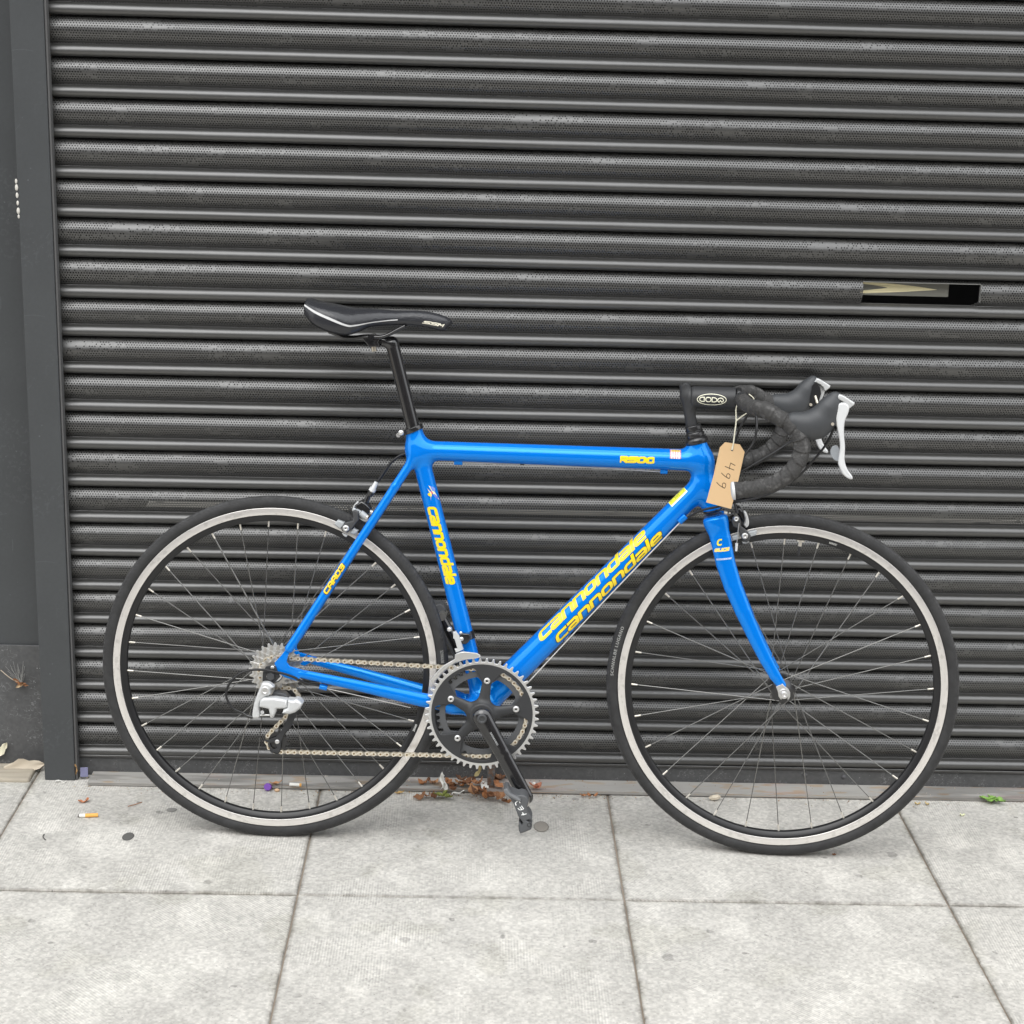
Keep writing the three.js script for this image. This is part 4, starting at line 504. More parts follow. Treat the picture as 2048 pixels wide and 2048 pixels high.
// --- cassette, chain, crankset
const toothed = (n, rPitch, depth, holes = []) => { const s = new THREE.Shape(); const pts = []; for (let i = 0; i < n; i++) for (const [f, r] of [[0, -0.5], [0.22, -0.45], [0.38, 0.42], [0.5, 0.55], [0.62, 0.42], [0.78, -0.45]]) { const a = (i + f) / n * Math.PI * 2, rr = rPitch + r * depth; pts.push(new THREE.Vector2(rr * Math.cos(a), rr * Math.sin(a))); } s.setFromPoints(pts); for (const h of holes) s.holes.push(h); return s; };
const ext = (s, z0, z1, b = 0) => new THREE.ExtrudeGeometry(s, { depth: z1 - z0 - 2 * b, bevelEnabled: b > 0, bevelThickness: b, bevelSize: b, bevelOffset: -b, bevelSegments: 2, curveSegments: 64 }).translate(0, 0, z0 + b);
{
  const cs = group('cassette', BIKE); cs.position.set(0.0065, 0.3375, 0);
  [25, 23, 21, 19, 17, 15, 14, 13].forEach((n, i) => { const rp = 0.0127 / 2 / Math.sin(Math.PI / n), z = 0.0215 + i * 0.0042; mesh('sprocket', ext(toothed(n, rp, 0.0062, [circlePath(0, 0, rp * 0.62)]), z, z + 0.0019, 0.0003), i % 2 ? steel : silver, cs); });
  mesh('carrier', lathe([[0, 0.02], [0.019, 0.02], [0.03, 0.022], [0.024, 0.04], [0.018, 0.053], [0, 0.053]], 40), darkGrey, cs); mesh('lock_ring', lathe([[0.006, 0.053], [0.0165, 0.053], [0.016, 0.055], [0.006, 0.055]], 32), silver, cs);
}
const RC = [0.4045, 0.272], ARM = [10, 82, 154, 226, 298].map((d) => (d + 1) * Math.PI / 180);
{
  const ck = group('crankset', BIKE); const sub = (name, geo, mat, label) => { const o = mesh(name, geo, mat, ck, label); o.position.set(RC[0], RC[1], 0); return o; };
  // large ring: silver toothed edge, black band with five tabs
  const hole = () => { const p = new THREE.Path(), pts = []; for (let i = 0; i < 360; i++) { const a = i / 360 * Math.PI * 2; let near = 9; for (const b of ARM) near = Math.min(near, Math.abs(((a - b + Math.PI * 3) % (Math.PI * 2)) - Math.PI)); const t = sst(0.34, 0.1, near); pts.push(new THREE.Vector2((0.0902 - 0.032 * t) * Math.cos(a), (0.0902 - 0.032 * t) * Math.sin(a))); } p.setFromPoints(pts.reverse()); return p; };
  sub('chainring', merge([ext(toothed(52, 0.1052, 0.0075, [circlePath(0, 0, 0.096)]), 0.0448, 0.0478, 0.0008)]), silver, 'large chainring with bare silver teeth');
  { const s = new THREE.Shape(circlePath(0, 0, 0.097).getPoints().reverse()); s.holes.push(hole()); sub('chainring_band', soft(ext(s, 0.0445, 0.0484, 0.0008)), satin); }
  const hole2 = () => { const p = new THREE.Path(), pts = []; for (let i = 0; i < 300; i++) { const a = i / 300 * Math.PI * 2; let near = 9; for (const b of ARM) near = Math.min(near, Math.abs(((a - b + Math.PI * 3) % (Math.PI * 2)) - Math.PI)); const t = sst(0.3, 0.1, near); pts.push(new THREE.Vector2((0.0705 - 0.012 * t) * Math.cos(a), (0.0705 - 0.012 * t) * Math.sin(a))); } p.setFromPoints(pts.reverse()); return p; };
  sub('inner_chainring', soft(ext(toothed(42, 0.085, 0.007, [hole2()]), 0.0375, 0.0405, 0.0006)), greyDark, 'smaller dark chainring carrying the chain');
  const arms = ARM.map((a) => cone([0.012 * Math.cos(a), 0.012 * Math.sin(a), 0.05], [0.064 * Math.cos(a), 0.064 * Math.sin(a), 0.0465], 0.0125, 0.0082, 0.55));
  sub('spider', nets(blend(0.012, ...arms, rod([0, 0, 0.044], [0, 0, 0.06], 0.02)), [-0.085, -0.085, 0.03], [0.085, 0.085, 0.07], 0.002), satin, 'black five-armed spider');
  for (const a of ARM) { const b = sub('chainring_bolt', latheOn([[0.0022, 0.0018], [0.0032, 0.0026], [0.0055, 0.002], [0.0062, 0.0005], [0.0062, -0.003]], [0, 0, 0], [0, 0, 1], 20), silver); b.position.set(RC[0] + 0.066 * Math.cos(a), RC[1] + 0.066 * Math.sin(a), 0.0512); const h = sub('bolt_socket', latheOn([[0, 0], [0.0026, 0]], [0, 0, 0], [0, 0, 1], 6), gloss); h.position.set(RC[0] + 0.066 * Math.cos(a), RC[1] + 0.066 * Math.sin(a), 0.0532); }
  const tip = [.4935,.1232,.085], mid = [.4475,.2034,.078], c0 = [.4063,.2715,.072];
  const armF = blend(0.001, cone(c0, mid, 0.0182, 0.0145, 0.58), cone(mid, tip, 0.0145, 0.0145, 0.58));
  mesh('crank_arm', nets(armF, ...bounds([c0, mid, tip], 0.025), 0.002), gloss, ck, 'glossy black crank arm pointing down');
  mesh('crank_bolt', merge([latheOn([[0.0045, 0.0005], [0.0055, 0.0025], [0.0085, 0.0022], [0.0092, 0], [0.0092, -0.003]], [c0[0], c0[1], 0.0835], [0, 0, 1], 28), latheOn([[0, 0], [0.005, 0]], [c0[0], c0[1], 0.0838], [0, 0, 1], 6)]), darkGrey, ck);
  { const dx = mid[0] - c0[0], dy = mid[1] - c0[1], l = Math.hypot(dx, dy), ux = dx / l, uy = dy / l; mesh('lettering', grid(6, 2, (u, v) => { const t = lerp(0.024, 0.064, u), o = lerp(-0.0035, 0.0025, v) + 0.002; return [c0[0] + ux * t - uy * o, c0[1] + uy * t + ux * o, lerp(0.0838, 0.0862, (t - 0.024) / 0.04) + 0.0004]; }), decalMat(plain('SHIMANO', { w: 320, h: 48, px: 40, color: '#a9abac', sx: 1.2 }), 0.4, 0), ck); }
  const t2 = [2 * RC[0] - tip[0] , 2 * RC[1] - tip[1], -0.085];
  mesh('crank_arm', nets(cone([RC[0], RC[1], -0.07], t2, 0.018, 0.0125, 0.58), ...bounds([[RC[0], RC[1], -0.07], t2], 0.025), 0.0025), gloss, ck); mesh('spindle', cyl([RC[0], RC[1], -0.07], [RC[0], RC[1], 0.06], 0.009), steel, ck);
  // pedals
  const pedal = (s, dx, dy) => { const p = group('pedal', BIKE); p.userData.label = s > 0 ? 'grey clipless pedal hanging from the near crank' : 'far clipless pedal behind the seat tube'; const Q = (a) => (s > 0 ? a : a.map((q) => [q[0] - dx, q[1] - dy, q[2]])), zz = (a, b) => (s > 0 ? [a, b] : [-b, -a]);
    mesh('pedal_body', soft(plate(Q([[.4526,.1534,.13],[.4544,.1571,.13],[.4607,.1561,.13],[.4644,.1483,.13],[.4734,.1451,.13],[.4804,.1429,.13],[.4858,.145,.13],[.4928,.1434,.13],[.498,.1384,.13],[.5,.1313,.13],[.4977,.1216,.13],[.498,.1136,.13],[.5045,.1051,.13],[.5074,.098,.13],[.5052,.0947,.13],[.5003,.1009,.13],[.4966,.0967,.13],[.5061,.0891,.13],[.508,.0836,.13],[.5065,.0779,.13],[.4973,.0731,.13],[.4866,.069,.13],[.4833,.0745,.13],[.4824,.0833,.13],[.4828,.0918,.13],[.4859,.0911,.13],[.4888,.086,.13],[.4906,.0901,.13],[.4873,.0948,.13],[.4817,.1018,.13],[.4775,.112,.13],[.472,.1254,.13],[.4643,.1371,.13],[.4564,.1432,.13]]), ...zz(0.098, 0.142), 0.004)), greyDark, p);
    mesh('axle', cyl([tip[0] - (s > 0 ? 0 : dx), tip[1] - (s > 0 ? 0 : dy), s * 0.075], [tip[0] - (s > 0 ? 0 : dx), tip[1] - (s > 0 ? 0 : dy), s * 0.125], 0.0078), steel, p);
    if (s > 0) { mesh('pedal_clip', soft(plate([[.4534,.1543,.13],[.4606,.1565,.13],[.4648,.1483,.13],[.4734,.1439,.13],[.4845,.1379,.13],[.4858,.1332,.13],[.4815,.1318,.13],[.4705,.1374,.13],[.4595,.1433,.13],[.4539,.1479,.13]], 0.125, 0.147, 0.003)), greyDark2, p, 'paler front hook of the pedal'); const o = [.5026,.0872,.142]; mesh('hinge_pin', latheOn([[0.003, 0.0004], [0.0042, 0.0006], [0.0044, -0.001]], o, [0, 0, 1], 20), black, p);
      const c = document.createElement('canvas'); c.width = 320; c.height = 128; const x = c.getContext('2d'); x.strokeStyle = '#f0f2f0'; x.lineWidth = 15; x.lineJoin = 'round'; x.stroke(new Path2D('M70,36 Q20,26 20,64 Q20,104 76,98')); x.lineWidth = 12; x.stroke(new Path2D('M122,38 L190,30 M126,64 L184,58 M130,96 Q196,98 190,30')); x.lineWidth = 15; x.stroke(new Path2D('M236,70 L292,70 M292,28 L268,100'));
      const e0 = [.4772,.1335,.1425], e1 = [.4943,.1038,.1425], ex = e1[0] - e0[0], ey = e1[1] - e0[1], l = Math.hypot(ex, ey), hh = 0.0085; mesh('lettering', grid(8, 2, (u, v) => { const o = lerp(-hh, hh, v); return [e0[0] + ex * u - ey / l * o, e0[1] + ey * u + ex / l * o, 0.1428]; }), decalMat(c, 0.5, 0), p); } };
  pedal(1); pedal(-1, 2 * (tip[0] - RC[0]), 2 * (tip[1] - RC[1]) - 0.012);
}
const P1 = [.014,.204,.045], P2c = [.0333,.2878,.045];
{ // the chain: tangents and arcs, then one link per half inch
  const ch = group('chain', BIKE); ch.userData.label = 'brass coloured bicycle chain on the inner chainring';
  const A = { c: [0.4045, 0.272], r: 0.085, z: 0.039 }, S = { c: [0.0065, 0.3375], r: 0.0296, z: 0.0435 }, B1 = { c: [P1[0], P1[1]], r: 0.0215, z: 0.045 }, B2 = { c: [P2c[0], P2c[1]], r: 0.0205, z: 0.0445 };
  // circles in travelling order with their turning sense (+1 counterclockwise): ring bottom -> lower pulley -> upper pulley -> sprocket -> ring top
  const order = [[A, -1], [B1, -1], [B2, 1], [S, -1]], tang = (p, s1, q, s2) => { const dx = q.c[0] - p.c[0], dy = q.c[1] - p.c[1], d = Math.hypot(dx, dy), base = Math.atan2(dy, dx), o = Math.asin((s1 * p.r - s2 * q.r) / d) , dir = base + o, n = dir - Math.PI / 2; return [[p.c[0] + s1 * p.r * Math.cos(n), p.c[1] + s1 * p.r * Math.sin(n)], [q.c[0] + s2 * q.r * Math.cos(n), q.c[1] + s2 * q.r * Math.sin(n)]]; };
  const pts = []; const T = order.map(([p, s], i) => { const [q, t] = order[(i + 1) % 4]; return tang(p, s, q, t); });
  order.forEach(([p, s], i) => { const inn = T[(i + 3) % 4][1], outp = T[i][0]; let a0 = Math.atan2(inn[1] - p.c[1], inn[0] - p.c[0]), a1 = Math.atan2(outp[1] - p.c[1], outp[0] - p.c[0]); if (s > 0) while (a1 < a0) a1 += Math.PI * 2; else while (a1 > a0) a1 -= Math.PI * 2; const n = 40; for (let k = 0; k <= n; k++) { const a = lerp(a0, a1, k / n); pts.push(new THREE.Vector3(p.c[0] + p.r * Math.cos(a), p.c[1] + p.r * Math.sin(a), p.z)); } const q = order[(i + 1) % 4][0], to = T[i][1]; for (let k = 1; k < 12; k++) { const t = k / 12; pts.push(new THREE.Vector3(lerp(outp[0], to[0], t), lerp(outp[1], to[1], t), lerp(p.z, q.z, t))); } });
  let L = 0; const acc = [0]; for (let i = 1; i <= pts.length; i++) { L += pts[i % pts.length].distanceTo(pts[i - 1]); acc.push(L); }
  const at = (s) => { s = ((s % L) + L) % L; let i = 1; while (acc[i] < s) i++; return pts[i - 1].clone().lerp(pts[i % pts.length], (s - acc[i - 1]) / (acc[i] - acc[i - 1])); };
  const n = 2 * Math.round(L / 0.0127 / 2), step = L / n;
  const eight = (r, neck) => { const s = new THREE.Shape(), h = 0.00635, pts2 = []; for (let i = 0; i <= 12; i++) { const a = lerp(-2.2, 2.2, i / 12); pts2.push([h + r * Math.cos(a), r * Math.sin(a)]); } pts2.push([0, neck]); for (let i = 0; i <= 12; i++) { const a = Math.PI + lerp(-2.2, 2.2, i / 12); pts2.push([-h + r * Math.cos(a), r * Math.sin(a)]); } pts2.push([0, -neck]); s.setFromPoints(pts2.map((p) => new THREE.Vector2(...p))); return s; };
  const outer = merge([ext(eight(0.0042, 0.0031), 0.0024, 0.0034), ext(eight(0.0042, 0.0031), -0.0034, -0.0024), ...[-1, 1].map((s) => cyl([0.00635 * s, 0, -0.0038], [0.00635 * s, 0, 0.0039], 0.0019, 0.0019, 10))]), inner = merge([ext(eight(0.0041, 0.003), 0.0012, 0.0022), ext(eight(0.0041, 0.003), -0.0022, -0.0012), ...[-1, 1].map((s) => cyl([0.00635 * s, 0, -0.0024], [0.00635 * s, 0, 0.0024], 0.003, 0.003, 10))]);
  if (!(L > 0)) throw new Error("chain " + L + JSON.stringify(T));
  const worn = (g) => { const c = new Float32Array(g.attributes.position.count * 3), p = g.attributes.position; for (let i = 0; i < p.count; i++) { const d = Math.hypot(Math.abs(p.getX(i)) - 0.00635, p.getY(i)); const k = d < 0.00205 ? [0.34, 0.25, 0.15] : Math.abs(p.getX(i)) < 0.0015 ? [0.62, 0.58, 0.5] : [1, 1, 1]; c.set(k, i * 3); } g.setAttribute('color', new THREE.BufferAttribute(c, 3)); return g; }; worn(outer); worn(inner); const lm1 = std({ rgb: [0.86, 0.8, 0.68], metalness: 0.65, roughness: 0.32, vertexColors: true }), lm2 = std({ rgb: [0.62, 0.58, 0.5], metalness: 0.8, roughness: 0.32, vertexColors: true });
  for (let i = 0; i < n; i++) { const p = at(i * step), q = at((i + 1) * step), o = mesh('chain_link', i % 2 ? outer : inner, i % 2 ? lm1 : lm2, ch); o.position.copy(p).add(q).multiplyScalar(0.5); o.rotation.z = Math.atan2(q.y - p.y, q.x - p.x); }
}
{ // rear derailleur
  const rd = group('rear_derailleur', BIKE); rd.userData.label = 'silver rear derailleur with a black cage';
  mesh('knuckle', soft(plate([[-.0096,.3274,.09],[-.0037,.3288,.09],[.0034,.3279,.09],[.0131,.3199,.09],[.0065,.316,.09],[.006,.3064,.09],[-.0057,.2994,.09],[-.0133,.2901,.09],[-.0149,.2804,.09],[-.0147,.2599,.09],[-.0268,.2595,.09],[-.0258,.2824,.09],[-.021,.2994,.09],[-.0142,.3177,.09]], 0.074, 0.094, 0.005, [], true)), castGrey, rd);
  mesh('mount_bolt', merge([latheOn([[0.004, 0.002], [0.005, 0.0032], [0.0072, 0.003], [0.0078, 0.001], [0.0078, -0.002]], [-.0033,.3141,.0945], [0, 0, 1], 28), latheOn([[0, 0], [0.0045, 0]], [-.0031,.3144,.0958], [0, 0, 1], 6)]), silver, rd);
  mesh('linkage', soft(plate([[-.0125,.2956,.095],[-.0055,.3003,.095],[.0151,.3014,.095],[.04,.2987,.095],[.04,.2831,.095],[.0318,.2804,.095],[.0189,.2796,.095],[.0178,.2733,.095],[.0138,.2641,.095],[.0067,.2663,.095],[.0036,.279,.095],[-.0094,.2813,.095],[-.0141,.2823,.095]], 0.076, 0.1, 0.006)), castGrey, rd);
  mesh('cage_knuckle', soft(plate([[.04,.2987,.095],[.0504,.2983,.095],[.0562,.3009,.095],[.0621,.2984,.095],[.0683,.2918,.095],[.0641,.2823,.095],[.0542,.2741,.095],[.0437,.2701,.095],[.0296,.2716,.095],[.0324,.2798,.095],[.0394,.2831,.095]], 0.068, 0.102, 0.007)), castGrey, rd);
  mesh('limit_screw', merge([cyl([-.0155,.2637,.086], [.0046,.2645,.086], 0.0018), cyl([.0094,.2691,.094], [.0109,.2632,.094], 0.004), cyl([-.0118,.2678,.08], [-.0086,.2709,.092], 0.0035)]), silver, rd);
  mesh('spring_cover', soft(plate([[.0086,.3065,.07],[.0299,.3049,.07],[.0395,.2956,.07],[.0134,.294,.07],[.0051,.2955,.07]], 0.05, 0.076, 0.003)), darkGrey, rd);
  mesh('cage', merge([soft(plate([[.0347,.2588,.052],[.056,.2699,.052],[.0392,.2339,.052],[.0281,.2213,.052],[.0217,.2039,.052],[.0204,.188,.052],[.0154,.1814,.052],[.0046,.1837,.052],[-.0012,.193,.052],[-.0028,.2012,.052],[-.0154,.2068,.052],[-.0028,.2073,.052],[.0114,.2133,.052],[.0209,.2247,.052],[.0313,.2458,.052]], 0.0508, 0.0528, 0.0005, [[[.0008,.2019,.052],[-.0003,.1982,.052],[.0027,.191,.052],[.0093,.1882,.052],[.0141,.1926,.052],[.0116,.1974,.052],[.0068,.2034,.052]]])), soft(plate([[.0256,.2383,.038],[.0424,.239,.038],[.0371,.2277,.038],[.0259,.215,.038],[.0213,.2001,.038],[.0191,.1853,.038],[.0119,.1801,.038],[-.0014,.187,.038],[-.0027,.198,.038],[.0068,.2069,.038],[.0187,.2197,.038]], 0.0366, 0.0384, 0.0005))]), satin, rd);
  mesh('cage_guard', tube([[-.0032,.1994,.0455],[-.0016,.1912,.0455],[.0041,.1831,.0455],[.0144,.1808,.0455],[.0191,.1861,.0455]], 0.0036, 24, 8), satin, rd);
  for (const p of [P1, P2c]) { const w = mesh('pulley', ext(toothed(11, 0.0205, 0.0055, [circlePath(0, 0, 0.004)]), 0.0432, 0.0468, 0.0004), black, rd); w.position.set(p[0], p[1], 0); }
  mesh('pulley_bolt', latheOn([[0, 0.0022], [0.003, 0.002], [0.0042, 0.001], [0.0044, 0]], [P1[0], P1[1], 0.0528], [0, 0, 1], 20), silver, rd);
  mesh('cable_adjuster', merge([cyl([-.0278,.2587,.086], [-.0387,.2613,.086], 0.0034), cyl([-.0377,.2612,.086], [-.0476,.267,.086], 0.0026)]), black, rd);
}
{ // front derailleur
  const fd = group('front_derailleur', BIKE); fd.userData.label = 'silver front derailleur clamped to the seat tube';
  const ax = [0.2647, -0.9643, 0], c = [.3663,.41,0];
  mesh('clamp_band', merge([latheOn([[0.0165, -0.0075], [0.0186, -0.0075], [0.019, -0.0065], [0.019, 0.0065], [0.0186, 0.0075], [0.0165, 0.0075]], [c[0] - 0.001, c[1] + 0.003, 0], ax, 40), soft(plate([[.3553,.4192,.022],[.3619,.4235,.022],[.3762,.4231,.022],[.3782,.4132,.022],[.374,.4058,.022],[.3687,.4019,.022],[.3616,.4021,.022],[.357,.4079,.022]], 0.004, 0.03, 0.003))]), gloss, fd);
  mesh('pivot', merge([latheOn([[0, 0.002], [0.003, 0.0018], [0.004, 0]], [.3609,.4127,.0305], [0, 0, 1], 16), latheOn([[0, 0.002], [0.002, 0.0018], [0.003, 0]], [.3593,.4247,.0305], [0, 0, 1], 16)]), silver, fd);
  mesh('link_arm', merge([soft(plate([[.3448,.4262,.034],[.35,.4282,.034],[.356,.4203,.034],[.3584,.4141,.034],[.3652,.3935,.034],[.3511,.3866,.034],[.3483,.3938,.034],[.3536,.3949,.034],[.3478,.4128,.034],[.3451,.4145,.034]], 0.026, 0.037, 0.002))]), castGrey, fd);
  mesh('cage', soft(plate([[.3042,.3348,.056],[.3102,.3439,.056],[.3196,.356,.056],[.3292,.3654,.056],[.3413,.3735,.056],[.3505,.3793,.056],[.3507,.3878,.056],[.3594,.3922,.056],[.3687,.3941,.056],[.3921,.3922,.056],[.3988,.3883,.056],[.3954,.3832,.056],[.388,.3809,.056],[.3704,.3786,.056],[.3528,.3735,.056],[.3389,.3639,.056],[.326,.3517,.056],[.3148,.3373,.056],[.3061,.3297,.056]], 0.0545, 0.058, 0.0012)), silver, fd, 'curved silver chain cage');
  mesh('cage_inner', soft(plate([[.308,.3337,.036],[.3184,.3468,.036],[.3289,.3563,.036],[.3403,.364,.036],[.3516,.3726,.036],[.3638,.3812,.036],[.3913,.3831,.036],[.3941,.3787,.036],[.3694,.3723,.036],[.3518,.3653,.036],[.3378,.3548,.036],[.3248,.3425,.036],[.3135,.3284,.036]], 0.0285, 0.031, 0.001)), silver, fd);
  mesh('cage_bridge', merge([cyl([.3947,.381,.03], [.3958,.387,.057], 0.0032), soft(plate([[.3521,.3857,.05],[.3662,.3907,.05],[.3682,.3817,.05],[.3559,.3777,.05]], 0.03, 0.056, 0.002))]), castGrey, fd);
  mesh('cable_bolt', merge([latheOn([[0, 0.003], [0.003, 0.0026], [0.0046, 0.0008], [0.0046, -0.006]], [.3374,.4312,.034], [0, 0, 1], 20), cyl([.3412,.4343,.03], [.3364,.4296,.03], 0.002)]), silver, fd);
}
{ // brakes
  const fb = front('brake_caliper'); fb.userData.label = 'front brake caliper with silver bolts';
  mesh('arm', soft(plate([[-.1127,.3213,.03],[-.11,.3285,.03],[-.1047,.3315,.03],[-.0984,.3306,.03],[-.0945,.3213,.03],[-.0941,.3119,.03],[-.0865,.3074,.03],[-.0808,.3021,.03],[-.0753,.2921,.03],[-.0769,.2861,.03],[-.0814,.2828,.03],[-.0877,.2841,.03],[-.0939,.2921,.03],[-.0975,.3022,.03],[-.1005,.3084,.03],[-.1084,.3113,.03]], 0.021, 0.032, 0.003)), darkGrey, fb); mesh('arm', soft(plate([[-.1025,.3429,-.02],[-.0963,.3439,-.02],[-.0905,.3378,-.02],[-.0845,.3284,-.02],[-.0848,.3172,-.02],[-.0885,.3139,-.02],[-.0928,.3217,-.02],[-.1004,.331,-.02]], -0.03, 0.012, 0.004)), gloss, fb, 'glossy black far arm');
  mesh('release', soft(plate([[-.0898,.3389,.02],[-.0859,.3387,.02],[-.082,.3313,.02],[-.0788,.3204,.02],[-.0792,.3125,.02],[-.0836,.3085,.02],[-.0885,.3129,.02],[-.0865,.3201,.02],[-.0868,.3264,.02]], 0.004, 0.022, 0.003, [], true)), castGrey, fb); mesh('mount_bolt', merge([cyl([-.1257,.3306,0], [-.1194,.3296,0], 0.0055), cyl([-.1166,.3323,.004], [-.1101,.327,.004], 0.0032)]), brass2, fb);
  mesh('body', soft(plate([[-.1229,.3282,.01],[-.1168,.3308,.01],[-.11,.335,.01],[-.106,.3328,.01],[-.107,.3209,.01],[-.1115,.3175,.01],[-.1195,.3212,.01]], -0.012, 0.016, 0.004)), gloss, fb);
  mesh('pad_holder', soft(plate([[-.1107,.2912,.018],[-.103,.2946,.018],[-.0973,.2962,.018],[-.0937,.2874,.018],[-.101,.2847,.018],[-.1081,.2834,.018]], 0.0118, 0.027, 0.003)), greyPlastic2, fb); mesh('pad_holder', soft(plate([[-.0812,.3002,.018],[-.0739,.3033,.018],[-.0663,.3054,.018],[-.0637,.3033,.018],[-.0636,.2986,.018],[-.0654,.2952,.018],[-.0745,.2918,.018]], 0.0118, 0.027, 0.003)), greyPlastic2, fb);
  const bolt = (p, r) => latheOn([[0.0016, 0.0022], [0.0028, 0.003], [r * 0.75, 0.0032], [r, 0.001], [r, -0.003]], p, [0, 0, 1], 24);
  mesh('pad_bolt', bolt([-.086,.2946,.0325], 0.0062), silver, fb); mesh('cable_bolt', bolt([-.1039,.3262,.0325], 0.0052), silver, fb);
  mesh('brake_cable', tube([[-.0982,.3189,.036],[-.0987,.3126,.036],[-.0997,.3015,.036],[-.1,.2921,.036],[-.1008,.2802,.036]], 0.0009, 20, 6), steel, fb); mesh('cable_end_cap', cyl([-.1009,.2806,.036], [-.1012,.2656,.036], 0.0028, 0.0022, 12), white, fb); mesh('pad_tip', soft(plate([[-.0907,.2826,.024],[-.0872,.2815,.024],[-.0772,.2831,.024],[-.0763,.2812,.024],[-.0847,.2789,.024],[-.0886,.2787,.024]], 0.018, 0.026, 0.002)), castGrey, fb);
  const rb = group('brake_caliper', BIKE); rb.userData.label = 'rear brake caliper on the seat stay';
  mesh('arm', soft(plate([[.1474,.649,.03],[.1512,.6541,.03],[.1601,.6514,.03],[.1591,.6435,.03],[.1604,.6356,.03],[.1546,.6275,.03],[.147,.6163,.03],[.1392,.6101,.03],[.1293,.6117,.03],[.1263,.6196,.03],[.1349,.6293,.03],[.1486,.6332,.03],[.1497,.6412,.03]], 0.022, 0.032, 0.003)), darkGrey, rb); mesh('body', soft(plate([[.1502,.6603,.01],[.1555,.6644,.01],[.1633,.6697,.01],[.1713,.665,.01],[.1814,.6564,.01],[.1786,.6463,.01],[.1659,.6389,.01],[.1563,.6496,.01]], -0.018, 0.018, 0.004)), gloss, rb);
  mesh('tension_bolt', merge([cyl([.1533,.6516,.022], [.1617,.6474,.022], 0.0044), cyl([.1622,.6474,.022], [.1722,.6403,.022], 0.0062), latheOn([[0, 0.003], [0.003, 0.002], [0.004, 0]], [.1507,.6535,.026], [0, 0, 1], 16)]), greyPlastic2, rb); mesh('mount_nut', merge([cyl([.1771,.6477,.006], [.1831,.646,.006], 0.0056), cyl([.1722,.6403,.022], [.1761,.6385,.022], 0.0052)]), brass2, rb);
  mesh('pad_holder', soft(plate([[.1145,.6274,.018],[.1196,.633,.018],[.1325,.6285,.018],[.1306,.621,.018],[.1243,.6158,.018],[.1138,.6234,.018]], 0.0118, 0.027, 0.003)), greyPlastic2, rb); mesh('pad_holder', soft(plate([[.1422,.6104,.018],[.1504,.6187,.018],[.1594,.6135,.018],[.1541,.6064,.018],[.1437,.607,.018]], 0.0118, 0.027, 0.003)), greyPlastic2, rb);
  mesh('pad_bolt', bolt([.1362,.6185,.0325], 0.0064), silver, rb); mesh('pad_tip', soft(plate([[.1279,.6078,.024],[.1346,.6066,.024],[.1391,.604,.024],[.1362,.6,.024],[.1309,.603,.024]], 0.018, 0.026, 0.002)), castGrey, rb); mesh('release', soft(plate([[.1416,.6463,-.01],[.1444,.6564,-.01],[.1512,.6642,-.01],[.1552,.6658,-.01],[.1542,.6608,-.01],[.1475,.6515,-.01],[.1446,.6434,-.01]], -0.024, -0.012, 0.003)), castGrey, rb);
  mesh('cable_guide', merge([cyl([.1692,.6636,0], [.1749,.6777,0], 0.0052, 0.0046), cyl([.1749,.6777,0], [.1807,.6859,0], 0.0046, 0.0072)]), gloss, rb); mesh('barrel_adjuster', merge([cyl([.1805,.6869,0], [.1837,.6929,0], 0.0068, 0.0066), cyl([.1837,.6929,0], [.1892,.7048,0], 0.005, 0.0038)]), white, rb); mesh('adjuster_nut', cyl([.1785,.6811,.002], [.1811,.6876,.002], 0.0036, 0.0056), silver, rb);
}
